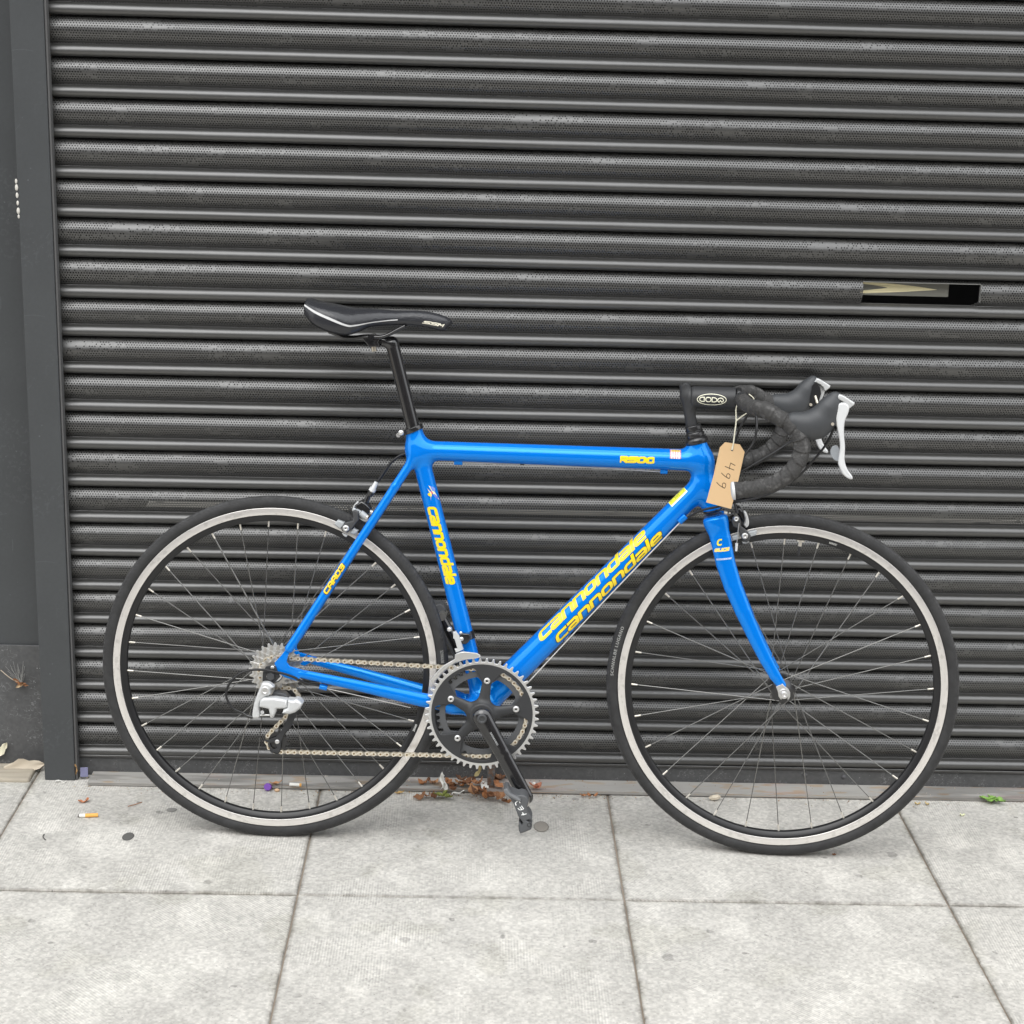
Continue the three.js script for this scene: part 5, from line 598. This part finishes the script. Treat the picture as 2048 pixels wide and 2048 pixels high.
{ // cables
  const cb = (name, pts, r, mat, parent = BIKE, label) => mesh(name, tube(pts, r, 80, 8), mat, parent, label);
  const housing = std({ rgb: [0.012, 0.012, 0.013], roughness: 0.4 }), wire = std({ rgb: [0.72, 0.7, 0.66], metalness: 0.6, roughness: 0.4 });
  const fh = front('cable_set'); fh.userData.label = 'black cables looping from the levers';
  cb('cable', [[.0497,.5211,.196],[.0409,.4933,.185],[.0193,.4549,.16],[-.0085,.4171,.13],[-.0567,.3798,.085],[-.1092,.3596,.05],[-.1389,.3492,.04],[-.1722,.3387,.032],[-.1936,.3231,.02]], 0.0023, housing, fh);
  cb('cable', [[.0666,.5079,-.196],[.0613,.472,-.19],[.0372,.4752,-.15],[.0045,.4675,-.08],[-.0403,.4421,-.04],[-.0897,.4132,-.02],[-.1253,.3911,-.02],[-.1451,.3626,-.03]], 0.0023, housing, fh);
  cb('cable', [[-.0841,.5402,.03],[-.092,.5219,.03],[-.1052,.4969,.03],[-.1114,.4699,.02],[-.1189,.4274,-.01],[-.1382,.4002,-.03]], 0.0024, housing, fh);
  cb('cable', [[-.0796,.5361,-.02],[-.0735,.5156,-.01],[-.0719,.4951,0],[-.0765,.4696,.005],[-.0921,.4451,.012],[-.1047,.4179,.014],[-.1092,.3834,.016],[-.1074,.3539,.022],[-.1016,.3356,.028]], 0.0024, housing, fh);
  const rc = group('rear_cables', BIKE); rc.userData.label = 'cables running along the frame';
  cb('cable', [[.2577,.7616,0],[.2479,.7609,0],[.2342,.7573,0],[.2187,.7453,0],[.2072,.7301,0],[.1976,.7149,0],[.1918,.7058,0]], 0.0026, housing, rc); cb('cable', [[.0934,.3169,.052],[.0648,.3242,.06],[.0425,.3374,.07],[.0158,.3456,.076],[-.0226,.3506,.082],[-.0516,.3431,.084],[-.0707,.3253,.086],[-.0788,.303,.086],[-.0743,.2871,.086],[-.0644,.2744,.086],[-.0466,.2664,.086]], 0.0024, housing, rc);
  cb('cable_wire', [[.1081,.311,.05],[.1897,.2933,.042],[.2664,.2749,.03]], 0.0009, wire, rc); cb('cable_wire', [[.7688,.6512,.018], [.6272,.4901,.018], [.4883,.3276,.018]].map((p) => p), 0.0011, wire, rc, 'bare gear cable below the down tube'); cb('cable_wire', [[.3519,.7467,0],[.4658,.7476,0],[.5938,.7462,0],[.7311,.7422,0]], 0.0009, wire, rc);
}

// ---------------------------------------------------------------- the price tag
{
  const t = group('price_tag'); tag(t, 'brown card price tag hanging on string from the handlebar', 'price tag'); BIKE.updateMatrixWorld(true);
  const M4 = BIKE.matrixWorld.clone().multiply(FM), wpt = (p) => V(p).applyMatrix4(M4);
  const k = [[-.133,.473,.06],[-.1056,.4698,.06],[-.0961,.4561,.06],[-.1052,.4018,.06],[-.1158,.3487,.06],[-.1627,.3593,.06],[-.1511,.4111,.06],[-.1422,.4629,.06]].map(wpt), hole = wpt([-.1193,.4591,.06]);
  const ux = k[4].clone().sub(k[5]).normalize(), nz = ux.clone().cross(k[2].clone().sub(k[4])).normalize(), uy = nz.clone().cross(ux), o = k[5], to2 = (p) => { const d = p.clone().sub(o); return [d.dot(ux), d.dot(uy)]; };
  const pts = k.map(to2), hp = to2(hole), W = Math.max(...pts.map((p) => p[0])), H = Math.max(...pts.map((p) => p[1]));
  const c = document.createElement('canvas'); c.width = 512; c.height = 1024; { const x = c.getContext('2d'); x.fillStyle = '#d6b58a'; x.fillRect(0, 0, 512, 1024); const r = rnd(8); for (let i = 0; i < 2600; i++) { x.fillStyle = `rgba(${r() > 0.5 ? '250,215,160' : '150,100,50'},${0.04 + 0.06 * r()})`; x.fillRect(r() * 512, r() * 1024, 2 + 10 * r(), 1 + 2 * r()); }
    x.strokeStyle = '#3a2c20'; x.lineWidth = 8; x.lineCap = 'round'; x.lineJoin = 'round'; x.translate(240, 560); x.rotate(Math.PI / 2 + 0.04); x.scale(1.5, 1.5); x.stroke(new Path2D('M-150,-70 L-160,-5 L-95,-10 M-100,-75 L-108,50')); x.stroke(new Path2D('M-5,-50 Q-45,-55 -45,-20 Q-40,5 -10,-8 Q5,-20 0,-50 Q2,0 -30,70')); x.stroke(new Path2D('M110,-30 Q65,-45 62,-5 Q66,25 98,8 Q118,-8 112,-30 Q112,30 80,92')); }
  const tx = new THREE.CanvasTexture(c); tx.colorSpace = THREE.SRGBColorSpace; tx.magFilter = THREE.LinearFilter; tx.needsUpdate = true;
  const sh = new THREE.Shape(pts.map((p) => new THREE.Vector2(...p))); sh.holes.push(circlePath(hp[0], hp[1], 0.0022));
  const g = new THREE.ExtrudeGeometry(sh, { depth: 0.0007, bevelEnabled: false, curveSegments: 12 }), uv = g.attributes.uv, ps = g.attributes.position; for (let i = 0; i < ps.count; i++) uv.setXY(i, ps.getX(i) / W, ps.getY(i) / H);
  g.applyMatrix4(new THREE.Matrix4().makeBasis(ux, uy, nz).setPosition(o)); mesh('card', g, std({ map: tx, roughness: 0.85 }), t);
  const sm = std({ rgb: [0.75, 0.72, 0.58], roughness: 0.9 }); const s = (pp, r = 0.0013) => tube(pp.map((p) => wpt(p).toArray()), r, 24, 6);
  mesh('string', merge([s([[-.119,.4603,.061],[-.1174,.4742,.062],[-.116,.491,.06],[-.1142,.5117,.055],[-.1152,.5324,.05]]), s([[-.1139,.5128,.055],[-.1053,.52,.05],[-.0953,.5267,.045]]), s([[-.1152,.5324,.05],[-.1126,.5448,.046],[-.107,.5558,.048],[-.099,.5625,.05]], 0.0011), s([[-.0953,.5267,.045],[-.0845,.5421,.052],[-.0839,.555,.055],[-.0929,.5629,.052]], 0.0011), s([[-.1194,.4592,.061],[-.1185,.4658,.0625]], 0.0018)]), sm, t);
}
// ---------------------------------------------------------------- litter on the pavement
{
  const r = rnd(77);
  function leaf(L, Wd, curl, seed, fold = 0.2) { const q = rnd(seed), a = q() * 6; const g = grid(8, 6, (u, v) => { const s = v * 2 - 1, w = Wd * Math.pow(Math.sin(Math.PI * clamp(u * 0.94 + 0.03)), 0.75) * (1 + 0.22 * Math.sin(u * 14 + a) * Math.abs(s)) * (1 - 0.3 * u); const x = (u - 0.5) * L, z = s * w * 0.5; return [x, Math.abs(s) * w * fold + curl * L * (u - 0.5) * (u - 0.5) * 3.2 + 0.0015 * Math.sin(u * 9 + s * 4 + a), z]; }); return g; }
  const lm = (rgb) => std({ rgb, roughness: 0.85, side: THREE.DoubleSide });
  const browns = [[0.34, 0.15, 0.06], [0.4, 0.19, 0.09], [0.22, 0.1, 0.05], [0.28, 0.14, 0.07], [0.45, 0.24, 0.12], [0.16, 0.08, 0.045]].map(lm);
  const put = (name, geo, mat, x, z, y, label, cat, grp, rot = [0, 0, 0]) => { const m = mesh(name, geo, mat); m.position.set(x, y, z); m.rotation.set(...rot); tag(m, label, cat, grp); return m; };
  const heap = [[.4253,.1017,.01],[.4325,.0995,.01],[.4379,.0913,.01],[.4446,.0969,.01],[.4512,.1006,.01],[.474,.1036,.01],[.4804,.0994,.01],[.4847,.115,.01],[.4905,.1226,.01],[.4935,.1087,.01],[.5,.1084,.01],[.5047,.0983,.01],[.5082,.1179,.01],[.5129,.1019,.01],[.5178,.1076,.01],[.5243,.1054,.01],[.5276,.1171,.01],[.534,.1069,.01],[.5373,.1245,.01],[.5437,.1144,.01],[.5502,.124,.01],[.5502,.1043,.01],[.5326,.1403,.01],[.5374,.1517,.01],[.5567,.1509,.01],[.5615,.1391,.01],[.5663,.1544,.01],[.5795,.0911,.01],[.5845,.0748,.01],[.5893,.0946,.01],[.5927,.0705,.01],[.5826,.1108,.01],[.5759,.1501,.01],[.5823,.1614,.01],[.5887,.1534,.01],[.5966,.1685,.01],[.6045,.1739,.01],[.4379,.1444,.01],[.4511,.1554,.01],[.4254,.1526,.01]];
  heap.forEach((p, i) => { const big = i > 21 && i < 26, L = big ? 0.03 : 0.014 + 0.014 * r(); put('dead_leaf', leaf(L, L * (0.5 + 0.4 * r()), 0.25 + 0.5 * r(), i + 3, 0.15 + 0.4 * r()), browns[i % 6], p[0], p[1], (p[1] < 0.118 ? 0.011 : 0.002) + 0.012 * r() * (i > 4 && i < 34 ? 1 : 0.3), 'curled dry brown leaf in the litter heaped along the sill by the pedal', 'dead leaf', 'dry leaves heaped on the sill', [(r() - 0.5) * 0.9, r() * 6.3, (r() - 0.5) * 0.9]); });
  const g1 = (p) => p;
  const paper = std({ rgb: [0.78, 0.77, 0.72], roughness: 0.9, side: THREE.DoubleSide });
  { const p = [.4696,.1255,.01]; put('paper_scrap', grid(6, 10, (u, v) => [(u - 0.5) * 0.014 * (1 - 0.5 * v) + 0.004 * Math.sin(v * 6), v * 0.03 + 0.004 * Math.sin(u * 5), -0.012 * v + 0.004 * Math.sin(u * 9 + v * 3)]), paper, p[0], p[1], 0.01, 'tall torn white paper scrap above the yellow green leaf', 'paper scrap'); }
  { const p = [.5535,.112,.01]; put('paper_scrap', grid(5, 5, (u, v) => [(u - 0.5) * 0.018 + v * 0.004, 0.016 * (1 - v) - 0.01 * u, (v - 0.5) * 0.012 + 0.003 * Math.sin(u * 6)]), paper, p[0], p[1], 0.012, 'folded white paper scrap beside the rusty metal stub', 'paper scrap'); }
  { const p = [.5005,.1349,0]; put('paper_scrap', grid(8, 3, (u, v) => [(u - 0.5) * 0.026, 0.004 + 0.006 * u * u + 0.002 * Math.sin(u * 8), (v - 0.5) * 0.006 - 0.003 * Math.sin(u * 3)]), paper, p[0], p[1], 0.002, 'thin white curled paper strip in front of the leaf heap', 'paper scrap'); }
  { const p = [.6004,.1346,0]; put('paper_scrap', grid(5, 6, (u, v) => [(u - 0.5) * 0.008 + v * 0.008, 0.006 + 0.012 * (1 - v), (v - 0.5) * 0.016]), paper, p[0], p[1], 0.001, 'crumpled off-white scrap tucked behind the pedal hook', 'paper scrap'); }
  { const p = [.5467,.0792,.02]; put('dead_leaf', leaf(0.03, 0.016, 0.3, 41, 0.3), lm([0.4, 0.33, 0.16]), p[0], 0.082, 0.035, 'tan leaf standing upright against the bottom bar of the shutter', 'dead leaf', null, [0.2, 0.4, 1.2]); }
  { const p = [.4718,.1439,0]; const parts = []; for (let i = 0; i < 5; i++) parts.push(leaf(0.03, 0.013, 0.3, 60 + i, 0.25).rotateY((i - 2) * 0.5 + 1.3).translate((i - 2) * 0.004, 0.004, 0.002 * i)); put('withered_leaf', merge(parts), lm([0.24, 0.27, 0.07]), p[0], p[1], 0.002, 'yellow green withered leaf at the left of the leaf heap', 'leaf'); }
  { const p = [.662,.1166,.008]; const parts = [0, 1, 2].map((i) => leaf(0.022, 0.014, 0.5, 80 + i, 0.4).rotateY(i * 1.9).rotateX(0.4 * (i - 1)).translate(0.003 * (i - 1), 0.008, 0.002 * i)); put('dead_leaf', merge(parts), lm([0.55, 0.25, 0.16]), p[0], p[1], 0.008, 'crumpled pinkish orange leaf on the sill right of the pedal', 'dead leaf'); const b = [.6584,.1143,.02]; put('pebble', new THREE.IcosahedronGeometry(0.0042, 1), paper, b[0], b[1], 0.022, 'small white pebble on the pinkish orange leaf', 'pebble'); }
  { // five-lobed green leaf
    const p = [1.6248,.1241,0], parts = []; for (const [a, L, w] of [[3.05, 0.034, 0.014], [2.1, 0.022, 0.01], [3.75, 0.027, 0.012], [5.6, 0.022, 0.016], [0.5, 0.014, 0.012], [4.7, 0.012, 0.01]]) parts.push(leaf(L, w, 0.22, Math.floor(a * 100), 0.28).translate(L / 2, 0, 0).rotateY(a)); put('green_leaf', merge(parts), std({ rgb: [0.2, 0.36, 0.075], roughness: 0.6, side: THREE.DoubleSide }), p[0], p[1], 0.009, 'fresh green lobed leaf lying against the sill at far right', 'leaf'); }
  { const p = [1.5386,.1897,0]; put('petal', leaf(0.011, 0.009, 0.3, 5, 0.2), std({ rgb: [0.74, 0.76, 0.5], roughness: 0.8, side: THREE.DoubleSide }), p[0], p[1], 0.002, 'tiny pale yellow petal left of the green leaf', 'petal'); }
  // cigarette ends
  const filt = std({ rgb: [0.8, 0.42, 0.1], roughness: 0.8 });
  const butt = (a, b, label, wl, tip) => { const A = [a[0], 0.0042, a[1]], B = [b[0], 0.0042, b[1]], M0 = [0, 1, 2].map((i) => lerp(A[i], B[i], wl)); const g = group('cigarette_end'); g.position.set(...A); const T = (q) => q.map((v, i) => v - A[i]); mesh('paper', cyl(T(A), T(M0), 0.0034, 0.0039, 14), paper, g); mesh('filter', cyl(T(M0), T(B), 0.004, 0.004, 14), filt, g); if (tip) { const e = T([0, 1, 2].map((i) => lerp(A[i], B[i], -0.08))); mesh('ash', cyl(e, T(A), 0.0022, 0.0034, 10), std({ rgb: [0.16, 0.15, 0.14], roughness: 1 }), g); } tag(g, label, 'cigarette end'); };
  butt([-.2515,.2694,.004], [-.2152,.2645,.004], 'smoked cigarette end with an orange filter on the left paving slab', 0.32, true);
  { const a = [.1508,.1202,.014], b = [.1752,.1228,.014], g = group('cigarette_end'); g.position.set(a[0], 0.0138, a[1]); mesh('paper', cyl([0, 0, 0], [(b[0] - a[0]) * 0.85, 0, b[1] - a[1]], 0.0034, 0.0034, 12), paper, g); mesh('filter', cyl([(b[0] - a[0]) * 0.85, 0, b[1] - a[1]], [b[0] - a[0], 0, (b[1] - a[1])], 0.0035, 0.0035, 12), filt, g); tag(g, 'white cigarette end lying on the sill by the purple cap', 'cigarette end'); }
  { const p = [.106,.1232,.004]; const g = new THREE.CylinderGeometry(0.0078, 0.0082, 0.009, 8); put('bottle_cap', g, std({ rgb: [0.16, 0.05, 0.36], roughness: 0.5 }), p[0], p[1], 0.0085, 'small purple cap standing at the sill behind the rear wheel', 'cap', null, [1.1, 0.3, 0.1]); }
  { const p = [.1252,.1267,.002]; put('pebble', new THREE.IcosahedronGeometry(0.0058, 1).scale(1, 0.6, 0.8), lm([0.66, 0.45, 0.28]), p[0], p[1], 0.003, 'small tan pebble right of the purple cap', 'pebble'); }
  { const p = [.121,.117,.012]; put('dead_leaf', leaf(0.026, 0.009, 0.3, 19, 0.3), browns[4], p[0], p[1], 0.013, 'thin curled tan leaf on the sill above the purple cap', 'dead leaf', null, [0, 0.3, 0]); }
  { const p = [-.2589,.1998,0]; put('dead_leaf', merge([leaf(0.02, 0.009, 0.3, 33, 0.25), leaf(0.012, 0.008, 0.3, 34, 0.3).rotateY(1.2).translate(0.008, 0.002, -0.004)]), lm([0.52, 0.22, 0.11]), p[0], p[1], 0.002, 'reddish orange leaf fragment above the smoked cigarette end', 'dead leaf', null, [0, 0.2, 0]); }
  { const p = [.3784,.1286,0]; put('dead_leaf', leaf(0.022, 0.009, 0.25, 35, 0.25), lm([0.5, 0.34, 0.14]), p[0], p[1], 0.002, 'ochre leaf between the rear wheel and the leaf heap', 'dead leaf', null, [0, 0.35, 0]); }
  { const p = [1.035,.1306,.004]; put('stone_chip', new THREE.DodecahedronGeometry(0.0105, 0).scale(1.3, 0.55, 0.7), std({ rgb: [0.6, 0.53, 0.42], roughness: 0.95 }), p[0], p[1], 0.006, 'pale broken stone chip at the sill behind the front wheel', 'stone chip', null, [0.1, 0.2, 0.1]); }
  { const p = [.7739,.1287,0]; put('dead_leaf', merge([0, 1, 2].map((i) => leaf(0.016, 0.008, 0.4, 90 + i, 0.3).rotateY(i * 2).translate(i * 0.012 - 0.012, 0.002, 0))), browns[1], p[0], p[1], 0.001, 'small brown leaf crumbs at the sill left of the front wheel', 'dead leaf'); }
  { const p = [1.237,.3799,0]; put('dead_leaf', leaf(0.008, 0.006, 0.3, 7, 0.2), browns[2], p[0], p[1], 0.001, 'tiny brown leaf crumb in front of the front tyre', 'dead leaf'); }
  { const p = [1.4692,.14,0]; put('dead_leaf', merge([0, 1].map((i) => leaf(0.013, 0.007, 0.3, 95 + i, 0.3).rotateY(i * 2).translate(i * 0.02 - 0.012, 0.002, 0))), lm([0.55, 0.42, 0.2]), p[0], p[1], 0.001, 'straw coloured leaf crumbs at the sill right of the front tyre', 'dead leaf'); }
  // leaf, feather-like husk and cobweb litter on the left
  { const p = [-.4599,.0403,.026]; put('pale_leaf', leaf(0.04, 0.018, 0.1, 21, 0.08), lm([0.72, 0.68, 0.52]), p[0] - 0.006, 0.028, p[1], 'pale cream leaf stuck upright on the left wall panel', 'leaf', null, [1.45, 0.95, 0]); }
  { const p = [-.4155,.011,.03]; put('pale_leaf', leaf(0.085, 0.034, 0.06, 24, 0.12), lm([0.55, 0.48, 0.38]), p[0], 0.045, p[1], 'long dry beige leaf propped on the ledge beside the post', 'leaf', null, [1.2, 0.12, 0]); }
  { const p = [-.4203,.1903,.026], g = group('dead_leaf'); g.position.set(p[0], p[1], 0.026); tag(g, 'broken orange brown leaf caught in cobweb on the left panel', 'dead leaf'); for (let i = 0; i < 4; i++) mesh('leaf_piece', leaf(0.018, 0.007, 0.3, 120 + i, 0.3).rotateX(1.3).rotateZ([-0.7, 0.1, 0.5, -0.2][i]).translate([-0.007, 0.004, 0.0, 0.009][i], [0.006, 0, -0.004, -0.002][i], 0.003), i === 2 ? lm([0.6, 0.45, 0.28]) : browns[i], g); mesh('stalk', tube([[-0.04, 0.028, 0], [-0.022, 0.014, 0.004], [0, 0, 0.003]], 0.0012, 12, 5), lm([0.42, 0.36, 0.28]), g); const wm = lm([0.42, 0.42, 0.4]); const th = []; for (let i = 0; i < 22; i++) { const a = 0.9 + 1.6 * r(), l = 0.02 + 0.03 * r(); th.push(tube([[0.004 * r(), 0.002, 0.001], [Math.cos(a) * l * 0.5 + 0.006 * (r() - 0.5), Math.sin(a) * l * 0.5, 0.002], [Math.cos(a) * l, Math.sin(a) * l, 0.0005]], 0.0003, 6, 3)); } mesh('cobweb', merge(th), wm, g); }
  { const p = [-.2948,.0875,.01]; put('dead_leaf', leaf(0.03, 0.009, 0.15, 140, 0.3), lm([0.5, 0.3, 0.13]), p[0], 0.088, 0.024, 'narrow orange leaf standing in the corner between post and sill', 'dead leaf', null, [0.3, 0.3, 1.5]); }
  { const p = [-.282,.0788,.01]; const g = new RoundedBoxGeometry(0.016, 0.02, 0.004, 2, 0.001); put('label_scrap', g, std({ rgb: [0.2, 0.2, 0.32], roughness: 0.6 }), p[0], 0.082, 0.016, 'dull violet grey plastic scrap in the corner by the post', 'plastic scrap', null, [-0.2, 0.1, 0.05]); }
  { const p = [-.3266,.1006,0]; put('paper_scrap', grid(8, 2, (u, v) => [(u - 0.5) * 0.024, 0.002 + 0.003 * Math.sin(u * 7), (v - 0.5) * 0.005 + 0.003 * Math.sin(u * 9)]), paper, p[0], p[1], 0.001, 'thin twisted white paper strip at the foot of the post', 'paper scrap'); }
  { // crumbs and grit that gather along the sill
    const cg = new THREE.TetrahedronGeometry(0.0016, 0), im = new THREE.InstancedMesh(cg, lm([1, 1, 1]), 900), m4 = new THREE.Matrix4(), qq = new THREE.Quaternion(), tints = [[0.3, 0.16, 0.08], [0.42, 0.28, 0.15], [0.5, 0.42, 0.3], [0.2, 0.15, 0.1], [0.55, 0.5, 0.42]].map((t) => new THREE.Color().setRGB(...t));
    for (let i = 0; i < 900; i++) { const onSill = i % 5 === 0, x = i % 3 ? lerp(-0.3, 1.72, r()) : lerp(0.3, 0.72, r()), z = onSill ? lerp(0.062, 0.112, r()) : 0.118 + 0.045 * r() * r(), k = 0.4 + 1.1 * r() * r(); qq.setFromEuler(new THREE.Euler(r() * 6, r() * 6, r() * 6)); m4.compose(new THREE.Vector3(x, (onSill ? 0.0098 : 0.0004) + 0.0003, z), qq, new THREE.Vector3(k * 1.3, k * 0.6, k)); im.setMatrixAt(i, m4); im.setColorAt(i, tints[Math.floor(r() * 5)]); }
    im.name = numbered('leaf_crumbs'); scene.add(im); tag(im, 'brown leaf crumbs and grit gathered along the sill', 'litter', null, 'stuff'); }
  const gum = std({ rgb: [0.1, 0.098, 0.092], roughness: 0.95 }), blob = (rx, rz) => new THREE.SphereGeometry(1, 18, 6).scale(rx, 0.0012, rz);
  { const p = [-.1386,.3523,0]; put('chewing_gum', blob(0.0112, 0.018), gum, p[0], p[1], 0.001, 'dark flattened chewing gum spot on the slab left of the rear tyre', 'chewing gum'); } { const p = [-.0755,.227,0]; put('chewing_gum', blob(0.0105, 0.01), std({ rgb: [0.24, 0.235, 0.22], roughness: 0.95 }), p[0], p[1], 0.001, 'faded grey chewing gum spot beside the rear tyre', 'chewing gum'); }
  { const p = [.6691,.2739,0]; put('stain', blob(0.015, 0.024), std({ rgb: [0.27, 0.25, 0.22], roughness: 0.95 }), p[0], p[1], 0.0005, 'brownish grey round stain on the paving right of the pedal', 'stain'); }
  { const a = [-.1656,.2164,.001], b = [-.1409,.1944,.001]; tag(mesh('twig', tube([[a[0], 0.002, a[1]], [(a[0] + b[0]) / 2, 0.003, (a[1] + b[1]) / 2 + 0.004], [b[0], 0.002, b[1]]], 0.0008, 12, 5), browns[0]), 'thin reddish twig on the slab by the rear tyre', 'twig'); }
  { const a = [-.3021,.3495,.001], b = [-.2932,.3748,.001]; tag(mesh('twig', tube([[a[0], 0.001, a[1]], [a[0] + 0.001, 0.002, (a[1] + b[1]) / 2], [b[0], 0.001, b[1]]], 0.0013, 8, 5), gum), 'short dark twig on the leftmost paving slab', 'twig'); }
  // rusty flat bar that stands in front of the sill
  { const p = [.5686,.1086,0], st = group('metal_stub'); st.position.set(p[0], 0, p[1]); tag(st, 'short rusty flat metal stub standing at the sill behind the crank', 'metal stub'); const rm = std({ map: tex(64, 256, (u, v) => { const c = 0.42 + 0.2 * (fbm(u, v, 4, 14, 3, 4) - 0.5), k = sst(0.45, 0.6, fbm(u, v, 3, 6, 9, 3)); return [c + 0.05 * k, c - 0.03 * k, c - 0.08 * k]; }, true), roughness: 0.85, metalness: 0.2 }); mesh('bar', new RoundedBoxGeometry(0.0155, 0.055, 0.005, 2, 0.001).translate(0, 0.0275, -0.003), rm, st); mesh('plate', new RoundedBoxGeometry(0.0165, 0.012, 0.0065, 2, 0.001).translate(0, 0.056, -0.003), rm, st); }
}
scene.traverse((o) => { if (o.isMesh) { o.castShadow = true; o.receiveShadow = true; } });
renderer.render(scene, camera);
